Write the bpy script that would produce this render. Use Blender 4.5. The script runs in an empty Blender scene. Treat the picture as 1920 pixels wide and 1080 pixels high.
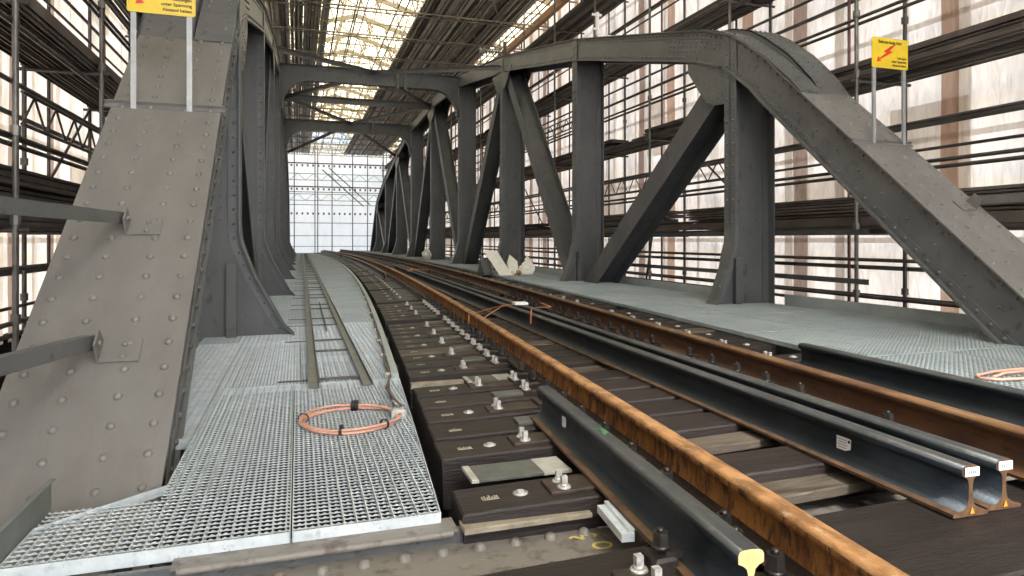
import bpy, math, random
from mathutils import Vector, Matrix
random.seed(7)
scene = bpy.context.scene
col = scene.collection
R = math.radians

# ------------------------------------------------------------------ camera
cam_d = bpy.data.cameras.new('camera')
cam = bpy.data.objects.new('camera', cam_d)
col.objects.link(cam)
cam.location = (0, 0, 1.10)
cam.rotation_euler = (R(90), 0, R(-17.96))
cam_d.sensor_width = 36
cam_d.lens = 1240 / 1920 * 36
cam_d.shift_y = -90 / 1920
cam_d.clip_start = 0.05
cam_d.clip_end = 3000
scene.camera = cam

# ------------------------------------------------------------------ world / sun
EXPO = 2.5
world = bpy.data.worlds.new('World')
scene.world = world
world.use_nodes = True
nt = world.node_tree
bg = nt.nodes['Background']
sky = nt.nodes.new('ShaderNodeTexSky')
sky.sky_type = 'NISHITA'
sky.sun_disc = False
SUN_EL, SUN_AZ = R(46), R(184)
sky.sun_elevation = SUN_EL
sky.sun_rotation = SUN_AZ
sky.dust_density = 8.0
sky.air_density = 0.7
sky.ozone_density = 0.3
nt.links.new(sky.outputs[0], bg.inputs[0])
bg.inputs[1].default_value = 0.15
sd = bpy.data.lights.new('sun', 'SUN')
sd.energy = 3.4
sd.angle = R(12)
sd.color = (1.0, 0.975, 0.94)
sun = bpy.data.objects.new('sun', sd)
col.objects.link(sun)
d = Vector((math.sin(SUN_AZ) * math.cos(SUN_EL), math.cos(SUN_AZ) * math.cos(SUN_EL), math.sin(SUN_EL)))
sun.rotation_euler = (-d).to_track_quat('-Z', 'Y').to_euler()
sun.location = (0, 0, 60)
scene.view_settings.view_transform = 'Standard'
scene.view_settings.look = 'None'
scene.view_settings.exposure = EXPO
scene.view_settings.gamma = 1
scene.render.engine = 'CYCLES'
cy = scene.cycles
cy.use_denoising = True
try:
    cy.denoiser = 'OPENIMAGEDENOISE'
except Exception:
    pass
cy.max_bounces = 10
cy.diffuse_bounces = 6
cy.glossy_bounces = 3
cy.transmission_bounces = 6
cy.sample_clamp_indirect = 6.0
cy.caustics_reflective = False
cy.caustics_refractive = False

# ------------------------------------------------------------------ materials
def lin(c):
    return tuple(((x / 255) / 12.92 if x / 255 <= 0.04045 else ((x / 255 + 0.055) / 1.055) ** 2.4) for x in c)

def mat(name, base, rough=0.6, metal=0.0, c2=None, scale=6.0, fac=(0.4, 0.65), bump=0.0, bscale=60.0, c3=None, s3=25.0, f3=(0.55, 0.7),
        stretch=None, spec=0.5, rnd=0.0, coords='pos', detail=6.0, rvar=0.15):
    m = bpy.data.materials.new(name)
    m.use_nodes = True
    n = m.node_tree.nodes; L = m.node_tree.links
    b = n['Principled BSDF']
    b.inputs['Roughness'].default_value = rough
    b.inputs['Metallic'].default_value = metal
    b.inputs['Specular IOR Level'].default_value = spec
    if coords == 'pos':
        tc = n.new('ShaderNodeNewGeometry'); out = tc.outputs['Position']
    else:
        tc = n.new('ShaderNodeTexCoord'); out = tc.outputs['Object']
    mp = n.new('ShaderNodeMapping'); L.new(out, mp.inputs[0])
    if stretch: mp.inputs['Scale'].default_value = stretch
    oi = n.new('ShaderNodeObjectInfo')
    if coords != 'pos':
        mu = n.new('ShaderNodeMath'); mu.operation = 'MULTIPLY'; mu.inputs[1].default_value = 37.0
        L.new(oi.outputs['Random'], mu.inputs[0])
        cb = n.new('ShaderNodeCombineXYZ'); L.new(mu.outputs[0], cb.inputs[0]); L.new(mu.outputs[0], cb.inputs[2])
        L.new(cb.outputs[0], mp.inputs['Location'])
    def noise(sc, det=detail):
        t = n.new('ShaderNodeTexNoise'); t.inputs['Scale'].default_value = sc; t.inputs['Detail'].default_value = det
        t.inputs['Roughness'].default_value = 0.62
        L.new(mp.outputs[0], t.inputs['Vector']); return t
    cur = None
    rgb = n.new('ShaderNodeRGB'); rgb.outputs[0].default_value = (*base, 1); cur = rgb.outputs[0]
    def mixin(cur, c, sc, fr):
        t = noise(sc)
        mr = n.new('ShaderNodeMapRange'); mr.inputs[1].default_value = fr[0]; mr.inputs[2].default_value = fr[1]
        L.new(t.outputs[0], mr.inputs[0])
        mx = n.new('ShaderNodeMixRGB'); L.new(mr.outputs[0], mx.inputs[0]); L.new(cur, mx.inputs[1]); mx.inputs[2].default_value = (*c, 1)
        return mx.outputs[0], mr.outputs[0]
    if c2: cur, f = mixin(cur, c2, scale, fac)
    if c3: cur, f = mixin(cur, c3, s3, f3)
    if rnd:
        hs = n.new('ShaderNodeHueSaturation')
        mr = n.new('ShaderNodeMapRange'); mr.inputs[3].default_value = 1 - rnd; mr.inputs[4].default_value = 1 + rnd
        L.new(oi.outputs['Random'], mr.inputs[0]); L.new(mr.outputs[0], hs.inputs['Value']); L.new(cur, hs.inputs['Color']); cur = hs.outputs[0]
    L.new(cur, b.inputs['Base Color'])
    t = noise(scale * 2.3)
    mr = n.new('ShaderNodeMapRange'); mr.inputs[3].default_value = max(0.05, rough - rvar); mr.inputs[4].default_value = min(1, rough + rvar)
    L.new(t.outputs[0], mr.inputs[0]); L.new(mr.outputs[0], b.inputs['Roughness'])
    if bump:
        t = noise(bscale, 4.0)
        bp = n.new('ShaderNodeBump'); bp.inputs['Strength'].default_value = bump; bp.inputs['Distance'].default_value = 0.01
        L.new(t.outputs[0], bp.inputs['Height']); L.new(bp.outputs[0], b.inputs['Normal'])
    return m

M = {}
M['paint'] = mat('grey_bridge_paint', (0.094, 0.098, 0.100), 0.40, 0.0, (0.122, 0.125, 0.125), 1.6, (0.42, 0.6), 0.2, 45, (0.05, 0.044, 0.038), 9.0, (0.58, 0.7))
M['paint_d'] = mat('grey_bridge_paint_posts', (0.082, 0.087, 0.090), 0.42, 0.0, (0.106, 0.110, 0.112), 1.7, (0.42, 0.6), 0.2, 45, (0.045, 0.042, 0.038), 9.0, (0.58, 0.72), stretch=(1, 1, 0.45))
M['flange'] = mat('grey_bridge_paint_lit_flange', (0.098, 0.105, 0.110), 0.38, 0.0, (0.13, 0.136, 0.138), 2.2, (0.4, 0.65), 0.16, 45, (0.06, 0.055, 0.05), 11.0, (0.6, 0.75))  # same paint as the posts, lightened so flange edges look lit
M['paint_top'] = mat('grey_bridge_paint_toplit', (0.158, 0.151, 0.143), 0.38, 0.0, (0.182, 0.175, 0.166), 2.4, (0.42, 0.62), 0.2, 60, (0.148, 0.136, 0.124), 6.0, (0.58, 0.76), stretch=(1.6, 0.7, 0.7))  # bridge paint again, light from above put into the colour
M['girder'] = mat('worn_girder_paint', (0.20, 0.185, 0.165), 0.5, 0.0, (0.10, 0.078, 0.064), 11.0, (0.52, 0.66), 0.25, 50, (0.24, 0.22, 0.19), 14.0, (0.58, 0.75))
M['galv'] = mat('galvanised_steel', (0.62, 0.685, 0.72), 0.33, 0.3, (0.74, 0.80, 0.83), 9.0, (0.4, 0.6), 0.08, 90, (0.48, 0.545, 0.57), 30.0, (0.55, 0.72))
M['galv_far'] = mat('galvanised_steel_weathered', (0.37, 0.425, 0.435), 0.45, 0.15, (0.48, 0.535, 0.545), 1.1, (0.4, 0.65), 0.05, 90, (0.30, 0.345, 0.35), 5.0, (0.55, 0.75))
M['tray'] = mat('dull_zinc_tray', (0.20, 0.215, 0.205), 0.5, 0.4, (0.26, 0.28, 0.27), 4.0)
M['sleeper'] = mat('tarred_oak_sleeper', (0.016, 0.0108, 0.0102), 0.55, 0.0, (0.027, 0.0185, 0.0165), 5.0, (0.4, 0.65), 0.5, 40, (0.014, 0.011, 0.010), 9.0, (0.55, 0.7), stretch=(0.35, 3.0, 3.0), rnd=0.3, coords='obj')
M['sleeper_pale'] = mat('weathered_pale_sleeper', (0.12, 0.10, 0.075), 0.7, 0.0, (0.05, 0.035, 0.025), 5.0, (0.42, 0.62), 0.5, 40, (0.17, 0.15, 0.12), 9.0, (0.58, 0.7), stretch=(0.35, 3.0, 3.0), coords='obj')
M['rust'] = mat('orange_rusted_rail', (0.44, 0.185, 0.042), 0.72, 0.0, (0.22, 0.08, 0.022), 5.0, (0.40, 0.60), 0.55, 90, (0.075, 0.033, 0.016), 10.0, (0.50, 0.64), stretch=(2.0, 2.6, 0.8))
M['rust_top'] = mat('rail_head_rust', (0.48, 0.25, 0.10), 0.58, 0.1, (0.24, 0.115, 0.045), 7.0, (0.42, 0.58), 0.3, 90, (0.50, 0.34, 0.20), 16.0, (0.57, 0.68), stretch=(2.0, 0.9, 1.0))
M['rust_dk'] = mat('brown_rusted_rail', (0.115, 0.05, 0.02), 0.65, 0.1, (0.06, 0.027, 0.013), 4.0, (0.4, 0.66), 0.35, 70, (0.035, 0.018, 0.012), 12.0, (0.56, 0.72), stretch=(1.5, 0.8, 2.5))
M['rust_dk_top'] = mat('brown_rail_head', (0.24, 0.13, 0.06), 0.45, 0.3, (0.14, 0.07, 0.035), 5.0, (0.4, 0.6), 0.1, 60, (0.30, 0.2, 0.12), 8.0, (0.58, 0.75), stretch=(2.0, 0.5, 1.0))
M['blue'] = mat('new_rail_mill_scale', (0.018, 0.027, 0.037), 0.42, 0.45, (0.036, 0.047, 0.056), 5.0, (0.4, 0.65), 0.2, 90, (0.055, 0.043, 0.033), 18.0, (0.62, 0.75), stretch=(1, 0.6, 1))
M['blue_top'] = mat('new_rail_head_scale', (0.10, 0.105, 0.105), 0.42, 0.45, (0.065, 0.072, 0.078), 5.0, (0.4, 0.62), 0.15, 90, (0.17, 0.155, 0.13), 22.0, (0.58, 0.72), stretch=(1, 0.6, 1))
M['foot'] = mat('rail_foot_rust', (0.13, 0.07, 0.035), 0.7, 0.1, (0.05, 0.03, 0.02), 9.0, (0.4, 0.65), 0.3, 80)
M['foot_dk'] = mat('dark_brown_rail_foot', (0.030, 0.018, 0.013), 0.55, 0.2, (0.06, 0.03, 0.017), 9.0, (0.45, 0.65), 0.3, 80)  # left running rail: foot and fillet darker than the web
M['cut'] = mat('yellow_painted_cut_face', (0.74, 0.56, 0.27), 0.5, 0.0, (0.66, 0.47, 0.20), 20.0)
M['saw'] = mat('sawn_rusty_face', (0.22, 0.13, 0.07), 0.45, 0.5, (0.13, 0.07, 0.04), 30.0, bump=0.2, bscale=200)
M['white'] = mat('white_label', (0.86, 0.86, 0.84), 0.5, 0.0, (0.80, 0.80, 0.78), 30.0)
M['ink'] = mat('black_ink', (0.02, 0.02, 0.02), 0.6)
M['inkgrey'] = mat('grey_ink', (0.18, 0.18, 0.2), 0.6)
M['orange'] = mat('orange_triangle', (0.8, 0.3, 0.03), 0.5)
M['green'] = mat('green_spray_paint', (0.06, 0.35, 0.10), 0.6, 0.0, (0.05, 0.12, 0.07), 60.0)
M['nut'] = mat('zinc_nut', (0.62, 0.62, 0.60), 0.4, 0.3, (0.40, 0.385, 0.36), 45.0)
M['bolt'] = mat('black_bolt', (0.035, 0.033, 0.032), 0.38, 0.5, (0.06, 0.05, 0.045), 40.0)
M['plate'] = mat('dark_baseplate', (0.045, 0.034, 0.029), 0.5, 0.3, (0.08, 0.055, 0.04), 14.0, (0.45, 0.65), 0.2, 80, coords='obj')
M['pad'] = mat('grey_green_pad', (0.085, 0.092, 0.08), 0.6, 0.0, (0.12, 0.125, 0.11), 12.0)
M['shim'] = mat('pale_shim_plate', (0.50, 0.49, 0.44), 0.5, 0.1, (0.36, 0.35, 0.31), 10.0)
M['board'] = mat('beige_timber_batten', (0.33, 0.29, 0.22), 0.7, 0.0, (0.22, 0.19, 0.14), 12.0, (0.4, 0.62), 0.2, 60)
M['copper'] = mat('copper_cable', (0.74, 0.43, 0.33), 0.42, 0.1, (0.64, 0.33, 0.24), 40.0)
M['cable'] = mat('grey_brown_cable', (0.16, 0.12, 0.11), 0.6)
M['tape'] = mat('black_tape', (0.015, 0.015, 0.015), 0.5)
M['strap'] = mat('orange_strap', (0.65, 0.22, 0.08), 0.7, 0.0, (0.5, 0.2, 0.1), 50)
M['tube'] = mat('scaffold_tube', (0.075, 0.066, 0.06), 0.42, 0.45, (0.13, 0.12, 0.11), 2.5, (0.4, 0.65), 0.1, 80, (0.045, 0.032, 0.028), 9.0, (0.58, 0.7))
M['tube_l'] = mat('galvanised_scaffold_tube', (0.17, 0.165, 0.15), 0.42, 0.45, (0.11, 0.10, 0.095), 2.5, (0.4, 0.65))
M['tube_red'] = mat('red_brown_tube', (0.20, 0.085, 0.08), 0.5, 0.1, (0.12, 0.07, 0.07), 3.0)
M['deck'] = mat('scaffold_deck_plank', (0.075, 0.06, 0.052), 0.6, 0.1, (0.12, 0.10, 0.09), 2.0, (0.4, 0.65), 0.1, 60, rnd=0.5)
M['deck_l'] = mat('pale_scaffold_plank', (0.24, 0.205, 0.17), 0.6, 0.0, (0.15, 0.125, 0.105), 2.0, (0.4, 0.65), 0.1, 60, rnd=0.3)
M['lath'] = mat('beige_lattice_tube', (0.36, 0.30, 0.22), 0.5, 0.1, (0.28, 0.23, 0.18), 3.0)
M['wood'] = mat('roof_edge_timber', (0.28, 0.15, 0.075), 0.7, 0.0, (0.2, 0.1, 0.05), 6.0)
M['roofdeck'] = mat('roof_deck_plank', (0.62, 0.58, 0.51), 0.5, 0.1, (0.42, 0.385, 0.335), 1.5, (0.4, 0.6), rnd=0.5)
M['floor'] = mat('dark_light_block_boards', (0.012, 0.010, 0.009), 0.85, 0.0, (0.02, 0.017, 0.015), 3.0)  # near-black, for the boards added to keep light out below
M['ground'] = mat('river_bank_ground', (0.20, 0.19, 0.16), 0.9, 0.0, (0.14, 0.15, 0.10), 0.05)
M['sign'] = mat('yellow_sign_enamel', (0.72, 0.50, 0.015), 0.35, 0.0, (0.64, 0.44, 0.02), 10.0)
M['red'] = mat('red_sign_paint', (0.62, 0.03, 0.015), 0.4)
M['signpost'] = mat('pale_zinc_post', (0.30, 0.31, 0.31), 0.45, 0.3, (0.36, 0.37, 0.37), 12.0)
M['bag'] = mat('white_plastic_sheet', (0.86, 0.85, 0.80), 0.6, 0.0, (0.76, 0.74, 0.68), 6.0)
M['bag_in'] = mat('ochre_bag_lining', (0.45, 0.24, 0.04), 0.7, 0.0, (0.2, 0.1, 0.02), 30.0)
M['chalk'] = mat('yellow_chalk', (0.72, 0.58, 0.16), 0.8, 0.0, (0.5, 0.42, 0.15), 90.0)
M['brand'] = mat('pale_stamp', (0.55, 0.49, 0.38), 0.8, 0.0, (0.2, 0.16, 0.12), 130.0, (0.48, 0.66))
M['porcelain'] = mat('grey_insulator', (0.35, 0.34, 0.32), 0.3)

def sheet_mat(name, c1, c2, wx=3.2, vert=True):
    m = bpy.data.materials.new(name); m.use_nodes = True
    n = m.node_tree.nodes; L = m.node_tree.links
    n.remove(n['Principled BSDF'])
    out = [x for x in n if x.type == 'OUTPUT_MATERIAL'][0]
    g = n.new('ShaderNodeNewGeometry')
    mp = n.new('ShaderNodeMapping'); L.new(g.outputs['Position'], mp.inputs[0])
    mp.inputs['Scale'].default_value = (1, 1, 0.25) if vert else (1, 1, 1)
    t = n.new('ShaderNodeTexNoise'); t.inputs['Scale'].default_value = 0.9; t.inputs['Detail'].default_value = 5; t.inputs['Distortion'].default_value = 0.6
    L.new(mp.outputs[0], t.inputs['Vector'])
    t2 = n.new('ShaderNodeTexNoise'); t2.inputs['Scale'].default_value = 6.0; t2.inputs['Detail'].default_value = 4; t2.inputs['Distortion'].default_value = 1.5
    L.new(mp.outputs[0], t2.inputs['Vector'])
    ad = n.new('ShaderNodeMath'); ad.operation = 'ADD'; L.new(t.outputs[0], ad.inputs[0]); L.new(t2.outputs[0], ad.inputs[1])
    mr = n.new('ShaderNodeMapRange'); mr.inputs[1].default_value = 0.75; mr.inputs[2].default_value = 1.25
    L.new(ad.outputs[0], mr.inputs[0])
    mx = n.new('ShaderNodeMixRGB'); L.new(mr.outputs[0], mx.inputs[0]); mx.inputs[1].default_value = (*c1, 1); mx.inputs[2].default_value = (*c2, 1)
    bp = n.new('ShaderNodeBump'); bp.inputs['Strength'].default_value = 0.4; bp.inputs['Distance'].default_value = 0.05
    L.new(t2.outputs[0], bp.inputs['Height'])
    tr = n.new('ShaderNodeBsdfTranslucent'); L.new(mx.outputs[0], tr.inputs[0]); L.new(bp.outputs[0], tr.inputs['Normal'])
    df = n.new('ShaderNodeBsdfDiffuse'); L.new(mx.outputs[0], df.inputs[0]); L.new(bp.outputs[0], df.inputs['Normal'])
    ms = n.new('ShaderNodeMixShader'); ms.inputs[0].default_value = 0.22
    L.new(tr.outputs[0], ms.inputs[1]); L.new(df.outputs[0], ms.inputs[2]); L.new(ms.outputs[0], out.inputs[0])
    return m
M['sheet'] = sheet_mat('translucent_white_sheeting', (0.82, 0.775, 0.72), (0.60, 0.55, 0.50))
M['sheet_l'] = sheet_mat('translucent_cream_sheeting', (0.88, 0.83, 0.77), (0.72, 0.67, 0.60))
M['sheet_near'] = sheet_mat('cool_white_sheeting', (0.70, 0.77, 0.85), (0.62, 0.68, 0.75))
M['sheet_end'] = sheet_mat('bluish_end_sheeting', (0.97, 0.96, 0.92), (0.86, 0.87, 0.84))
M['sheet_roof'] = sheet_mat('yellowish_roof_sheeting', (0.42, 0.41, 0.31), (0.35, 0.34, 0.245), vert=False)
M['strip'] = sheet_mat('backlit_post_salmon', (0.64, 0.48, 0.39), (0.50, 0.36, 0.28))  # both strip tints imitate timber posts glowing from behind
M['strip2'] = sheet_mat('backlit_post_rose', (0.50, 0.40, 0.36), (0.38, 0.29, 0.26))

# ------------------------------------------------------------------ mesh builder
class MB:
    def __init__(self): self.v = []; self.f = []; self.sm = []; self.mi = []; self.cur = 0
    def add(self, vs, fs, smooth=False):
        o = len(self.v); self.v += [tuple(p) for p in vs]
        for f in fs:
            self.f.append(tuple(i + o for i in f)); self.sm.append(smooth); self.mi.append(self.cur)
        return self
    def box(self, x0, x1, y0, y1, z0, z1):
        vs = [(x, y, z) for x in (x0, x1) for y in (y0, y1) for z in (z0, z1)]
        return self.add(vs, [(0, 1, 3, 2), (4, 6, 7, 5), (0, 4, 5, 1), (2, 3, 7, 6), (0, 2, 6, 4), (1, 5, 7, 3)])
    def bbox(self, x0, x1, y0, y1, z0, z1, c=0.006):
        # box with chamfered top edges
        vs = [(x0, y0, z0), (x1, y0, z0), (x1, y1, z0), (x0, y1, z0),
              (x0, y0, z1 - c), (x1, y0, z1 - c), (x1, y1, z1 - c), (x0, y1, z1 - c),
              (x0 + c, y0 + c, z1), (x1 - c, y0 + c, z1), (x1 - c, y1 - c, z1), (x0 + c, y1 - c, z1)]
        fs = [(3, 2, 1, 0), (8, 9, 10, 11)]
        for i in range(4):
            j = (i + 1) % 4
            fs += [(i, j, 4 + j, 4 + i), (4 + i, 4 + j, 8 + j, 8 + i)]
        return self.add(vs, fs)
    def bar(self, a, b, w, h, up=(0, 0, 1)):
        a = Vector(a); b = Vector(b); t = (b - a).normalized(); up = Vector(up)
        s = t.cross(up)
        if s.length < 1e-5: s = t.cross(Vector((1, 0, 0)))
        s.normalize(); u = s.cross(t).normalized()
        vs = []
        for p in (a, b):
            for i, j in ((-1, -1), (1, -1), (1, 1), (-1, 1)):
                vs.append(p + s * (w / 2 * i) + u * (h / 2 * j))
        return self.add(vs, [(0, 1, 2, 3), (7, 6, 5, 4), (0, 4, 5, 1), (1, 5, 6, 2), (2, 6, 7, 3), (3, 7, 4, 0)])
    def tube(self, pts, r, n=8, cap=True):
        pts = [Vector(p) for p in pts]; vs = []; fs = []
        up = Vector((0, 0, 1)); prev = None
        for i, p in enumerate(pts):
            t = (pts[min(i + 1, len(pts) - 1)] - pts[max(i - 1, 0)]).normalized()
            if prev is None:
                s = t.cross(up)
                if s.length < 1e-3: s = t.cross(Vector((1, 0, 0)))
            else:
                s = prev - t * prev.dot(t)
            s.normalize(); prev = s; u = s.cross(t)
            for k in range(n):
                a = 2 * math.pi * k / n
                vs.append(p + (s * math.cos(a) + u * math.sin(a)) * r)
        for i in range(len(pts) - 1):
            for k in range(n):
                j = (k + 1) % n
                fs.append((i * n + k, i * n + j, (i + 1) * n + j, (i + 1) * n + k))
        self.add(vs, fs, True)
        if cap:
            m = (len(pts) - 1) * n
            self.add([vs[k] for k in range(n)], [tuple(range(n))]); self.add([vs[m + k] for k in range(n)], [tuple(reversed(range(n)))])
        return self
    def prism(self, c, r, h, n=6, ax=(0, 0, 1), rt=None, rot=0.0):
        c = Vector(c); ax = Vector(ax).normalized(); s = ax.cross(Vector((0, 1, 0)))
        if s.length < 1e-3: s = ax.cross(Vector((1, 0, 0)))
        s.normalize(); u = ax.cross(s); rt = r if rt is None else rt
        vs = [c + (s * math.cos(2 * math.pi * k / n + rot) + u * math.sin(2 * math.pi * k / n + rot)) * r for k in range(n)]
        vs += [c + ax * h + (s * math.cos(2 * math.pi * k / n + rot) + u * math.sin(2 * math.pi * k / n + rot)) * rt for k in range(n)]
        return self.add(vs, [tuple(reversed(range(n))), tuple(range(n, 2 * n))] + [(k, (k + 1) % n, n + (k + 1) % n, n + k) for k in range(n)], n > 8)
    def rivet(self, c, nrm, r=0.02, n=8):
        c = Vector(c); a = Vector(nrm).normalized(); s = a.cross(Vector((0.1, 0.3, 1)))
        s.normalize(); u = a.cross(s); vs = []
        for (rr, hh) in ((1.0, -0.05), (0.87, 0.45), (0.5, 0.76)):
            for k in range(n):
                q = 2 * math.pi * k / n
                vs.append(c + (s * math.cos(q) + u * math.sin(q)) * (r * rr) + a * (r * hh))
        vs.append(c + a * (r * 0.86))
        fs = []
        for i in range(2):
            for k in range(n):
                j = (k + 1) % n; fs.append((i * n + k, i * n + j, (i + 1) * n + j, (i + 1) * n + k))
        for k in range(n): fs.append((2 * n + k, 2 * n + (k + 1) % n, 3 * n))
        return self.add(vs, fs, True)
    def band(self, pu, pl, x0, x1):
        """plate between two (y,z) paths, thick from x0 to x1"""
        n = len(pu); vs = []; fs = []
        for x in (x0, x1):
            vs += [(x, p[0], p[1]) for p in pu] + [(x, p[0], p[1]) for p in pl]
        A, B, C, D = 0, n, 2 * n, 3 * n
        for i in range(n - 1):
            fs += [(A + i, A + i + 1, B + i + 1, B + i), (C + i, D + i, D + i + 1, C + i + 1),
                   (A + i, C + i, C + i + 1, A + i + 1), (B + i, B + i + 1, D + i + 1, D + i)]
        fs += [(A, B, D, C), (A + n - 1, C + n - 1, D + n - 1, B + n - 1)]
        return self.add(vs, fs)
    def bandx(self, pu, pl, y0, y1):
        """plate between two (x,z) paths, thick from y0 to y1"""
        n = len(pu); vs = []; fs = []
        for y in (y0, y1):
            vs += [(p[0], y, p[1]) for p in pu] + [(p[0], y, p[1]) for p in pl]
        A, B, C, D = 0, n, 2 * n, 3 * n
        for i in range(n - 1):
            fs += [(A + i, A + i + 1, B + i + 1, B + i), (C + i, D + i, D + i + 1, C + i + 1),
                   (A + i, C + i, C + i + 1, A + i + 1), (B + i, B + i + 1, D + i + 1, D + i)]
        fs += [(A, B, D, C), (A + n - 1, C + n - 1, D + n - 1, B + n - 1)]
        return self.add(vs, fs)
    def poly_x(self, pts, x0, x1):
        n = len(pts); vs = [(x0, *p) for p in pts] + [(x1, *p) for p in pts]
        return self.add(vs, [tuple(range(n)), tuple(reversed(range(n, 2 * n)))] + [(k, n + k, n + (k + 1) % n, (k + 1) % n) for k in range(n)])
    def poly_y(self, pts, y0, y1):
        n = len(pts); vs = [(p[0], y0, p[1]) for p in pts] + [(p[0], y1, p[1]) for p in pts]
        return self.add(vs, [tuple(range(n)), tuple(reversed(range(n, 2 * n)))] + [(k, n + k, n + (k + 1) % n, (k + 1) % n) for k in range(n)])
    def build(self, name, mats, parent=None, loc=None):
        me = bpy.data.meshes.new(name)
        me.from_pydata(self.v, [], self.f)
        if not isinstance(mats, (list, tuple)): mats = [mats]
        for m in mats: me.materials.append(m)
        me.polygons.foreach_set('use_smooth', self.sm)
        me.polygons.foreach_set('material_index', self.mi)
        me.update()
        import bmesh
        bm = bmesh.new(); bm.from_mesh(me); bmesh.ops.recalc_face_normals(bm, faces=bm.faces); bm.to_mesh(me); bm.free()
        o = bpy.data.objects.new(name, me); col.objects.link(o)
        if parent: o.parent = parent
        if loc: o.location = loc
        return o

def tag(o, label, cat, group=None, kind=None):
    if label: o['label'] = label
    if cat: o['category'] = cat
    if group: o['group'] = group
    if kind: o['kind'] = kind
    return o
def empty(name, loc=(0, 0, 0), rz=0.0):
    o = bpy.data.objects.new(name, None); col.objects.link(o); o.location = loc; o.rotation_euler = (0, 0, rz); o.empty_display_size = 0.2
    return o
def copy_tree(o, parent=None):
    c = o.copy(); col.objects.link(c)
    if parent: c.parent = parent
    for ch in list(o.children): copy_tree(ch, c)
    return c
ONES = ['zeroth', 'first', 'second', 'third', 'fourth', 'fifth', 'sixth', 'seventh', 'eighth', 'ninth', 'tenth', 'eleventh', 'twelfth', 'thirteenth', 'fourteenth',
        'fifteenth', 'sixteenth', 'seventeenth', 'eighteenth', 'nineteenth']
TENS = {20: ('twentieth', 'twenty'), 30: ('thirtieth', 'thirty'), 40: ('fortieth', 'forty'), 50: ('fiftieth', 'fifty'), 60: ('sixtieth', 'sixty'), 70: ('seventieth', 'seventy'),
        80: ('eightieth', 'eighty'), 90: ('ninetieth', 'ninety')}
def nth(k):
    if k >= 100:
        return ('hundredth' if k == 100 else 'hundred and ' + nth(k - 100)) if k < 200 else 'two hundred and ' + nth(k - 200)
    if k < 20: return ONES[k]
    t, u = k // 10 * 10, k % 10
    return TENS[t][0] if u == 0 else TENS[t][1] + '-' + ONES[u]

# ------------------------------------------------------------------ track geometry
def edge(s):      # right edge of the left walkway (x) as a function of y
    return 0.31 + 0.094 * s - 0.00138 * s * s
def slope(s): return 0.094 - 0.00276 * s
ZSL = 0.015
TILT = 0.031
OSL = 0.075
def zs(o): return ZSL + TILT * (o - OSL)
END = 59.0
NODE = [2.5 + 5.7 * k for k in range(11)]

# ------------------------------------------------------------------ ground and under-deck
g = MB(); g.add([(-900, -900, -9), (900, -900, -9), (900, 900, -9), (-900, 900, -9)], [(0, 1, 2, 3)])
tag(g.build('ground', M['ground']), None, None, kind='structure')
g = MB(); g.box(-5.0, 10.2, -9.0, 67.0, -1.75, -1.65)  # added dark floor, keeps the gaps below the deck black
tag(g.build('light_block_floor', M['floor']), 'dark light-blocking floor added under the bridge beneath the sleepers', 'floor')

# ------------------------------------------------------------------ sheeting
def wavy_wall(x, y0, y1, z0, z1, amp=0.05, along='y', ny=260, nz=26, seed=1):
    rnd = random.Random(seed); m = MB(); vs = []; fs = []
    ph = [rnd.uniform(0, 6.28) for _ in range(8)]
    for i in range(ny + 1):
        for j in range(nz + 1):
            u = y0 + (y1 - y0) * i / ny; w = z0 + (z1 - z0) * j / nz
            q = amp * (math.sin(u * 2.05 + ph[0]) * 0.6 + math.sin(u * 4.3 + w * 0.7 + ph[1]) * 0.35 + math.sin(w * 1.4 + u * 0.9 + ph[2]) * 0.5 + math.sin(u * 7.9 - w * 1.1 + ph[3]) * 0.15)
            vs.append((x + q, u, w) if along == 'y' else (u, x + q, w))
    for i in range(ny):
        for j in range(nz):
            a = i * (nz + 1) + j; fs.append((a, a + nz + 1, a + nz + 2, a + 1))
    m.add(vs, fs, True); return m
XL_S, XR_S = -4.0, 9.35
tag(wavy_wall(XL_S, -8, 66, -0.35, 10.2, seed=1).build('sheeting_wall', M['sheet_l']), 'translucent white sheeting hung behind the scaffold on the left', 'sheeting')
tag(wavy_wall(XR_S, -8, 66, -0.35, 10.2, seed=2).build('sheeting_wall', M['sheet']), 'translucent white and rose sheeting hung behind the scaffold on the right', 'sheeting')
tag(wavy_wall(66.2, XL_S, XR_S, -0.5, 10.4, along='x', ny=60, nz=40, amp=0.08, seed=3).build('sheeting_wall', M['sheet_end']), 'bright bluish sheeting closing the far end of the enclosure', 'sheeting')
tag(wavy_wall(-8.2, XL_S, XR_S, -0.2, 10.4, along='x', ny=40, nz=20, seed=4).build('sheeting_wall', M['sheet_near']), 'white sheeting closing the near end behind the camera', 'sheeting')
for nm, bx in (('left', (XL_S - .03, XL_S, -8.2, 66.2)), ('right', (XR_S, XR_S + .03, -8.2, 66.2)), ('far end', (XL_S, XR_S, 66.25, 66.28)), ('near end', (XL_S, XR_S, -8.28, -8.25))):
    m = MB(); m.box(*bx, -1.65, -0.25 if 'end' not in nm else -0.42); tag(m.build('light_block_board', M['floor']), f'added light-blocking boards under the sheeting on the {nm} side', 'boarding')  # added boards, stop light entering below the sheeting
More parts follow.
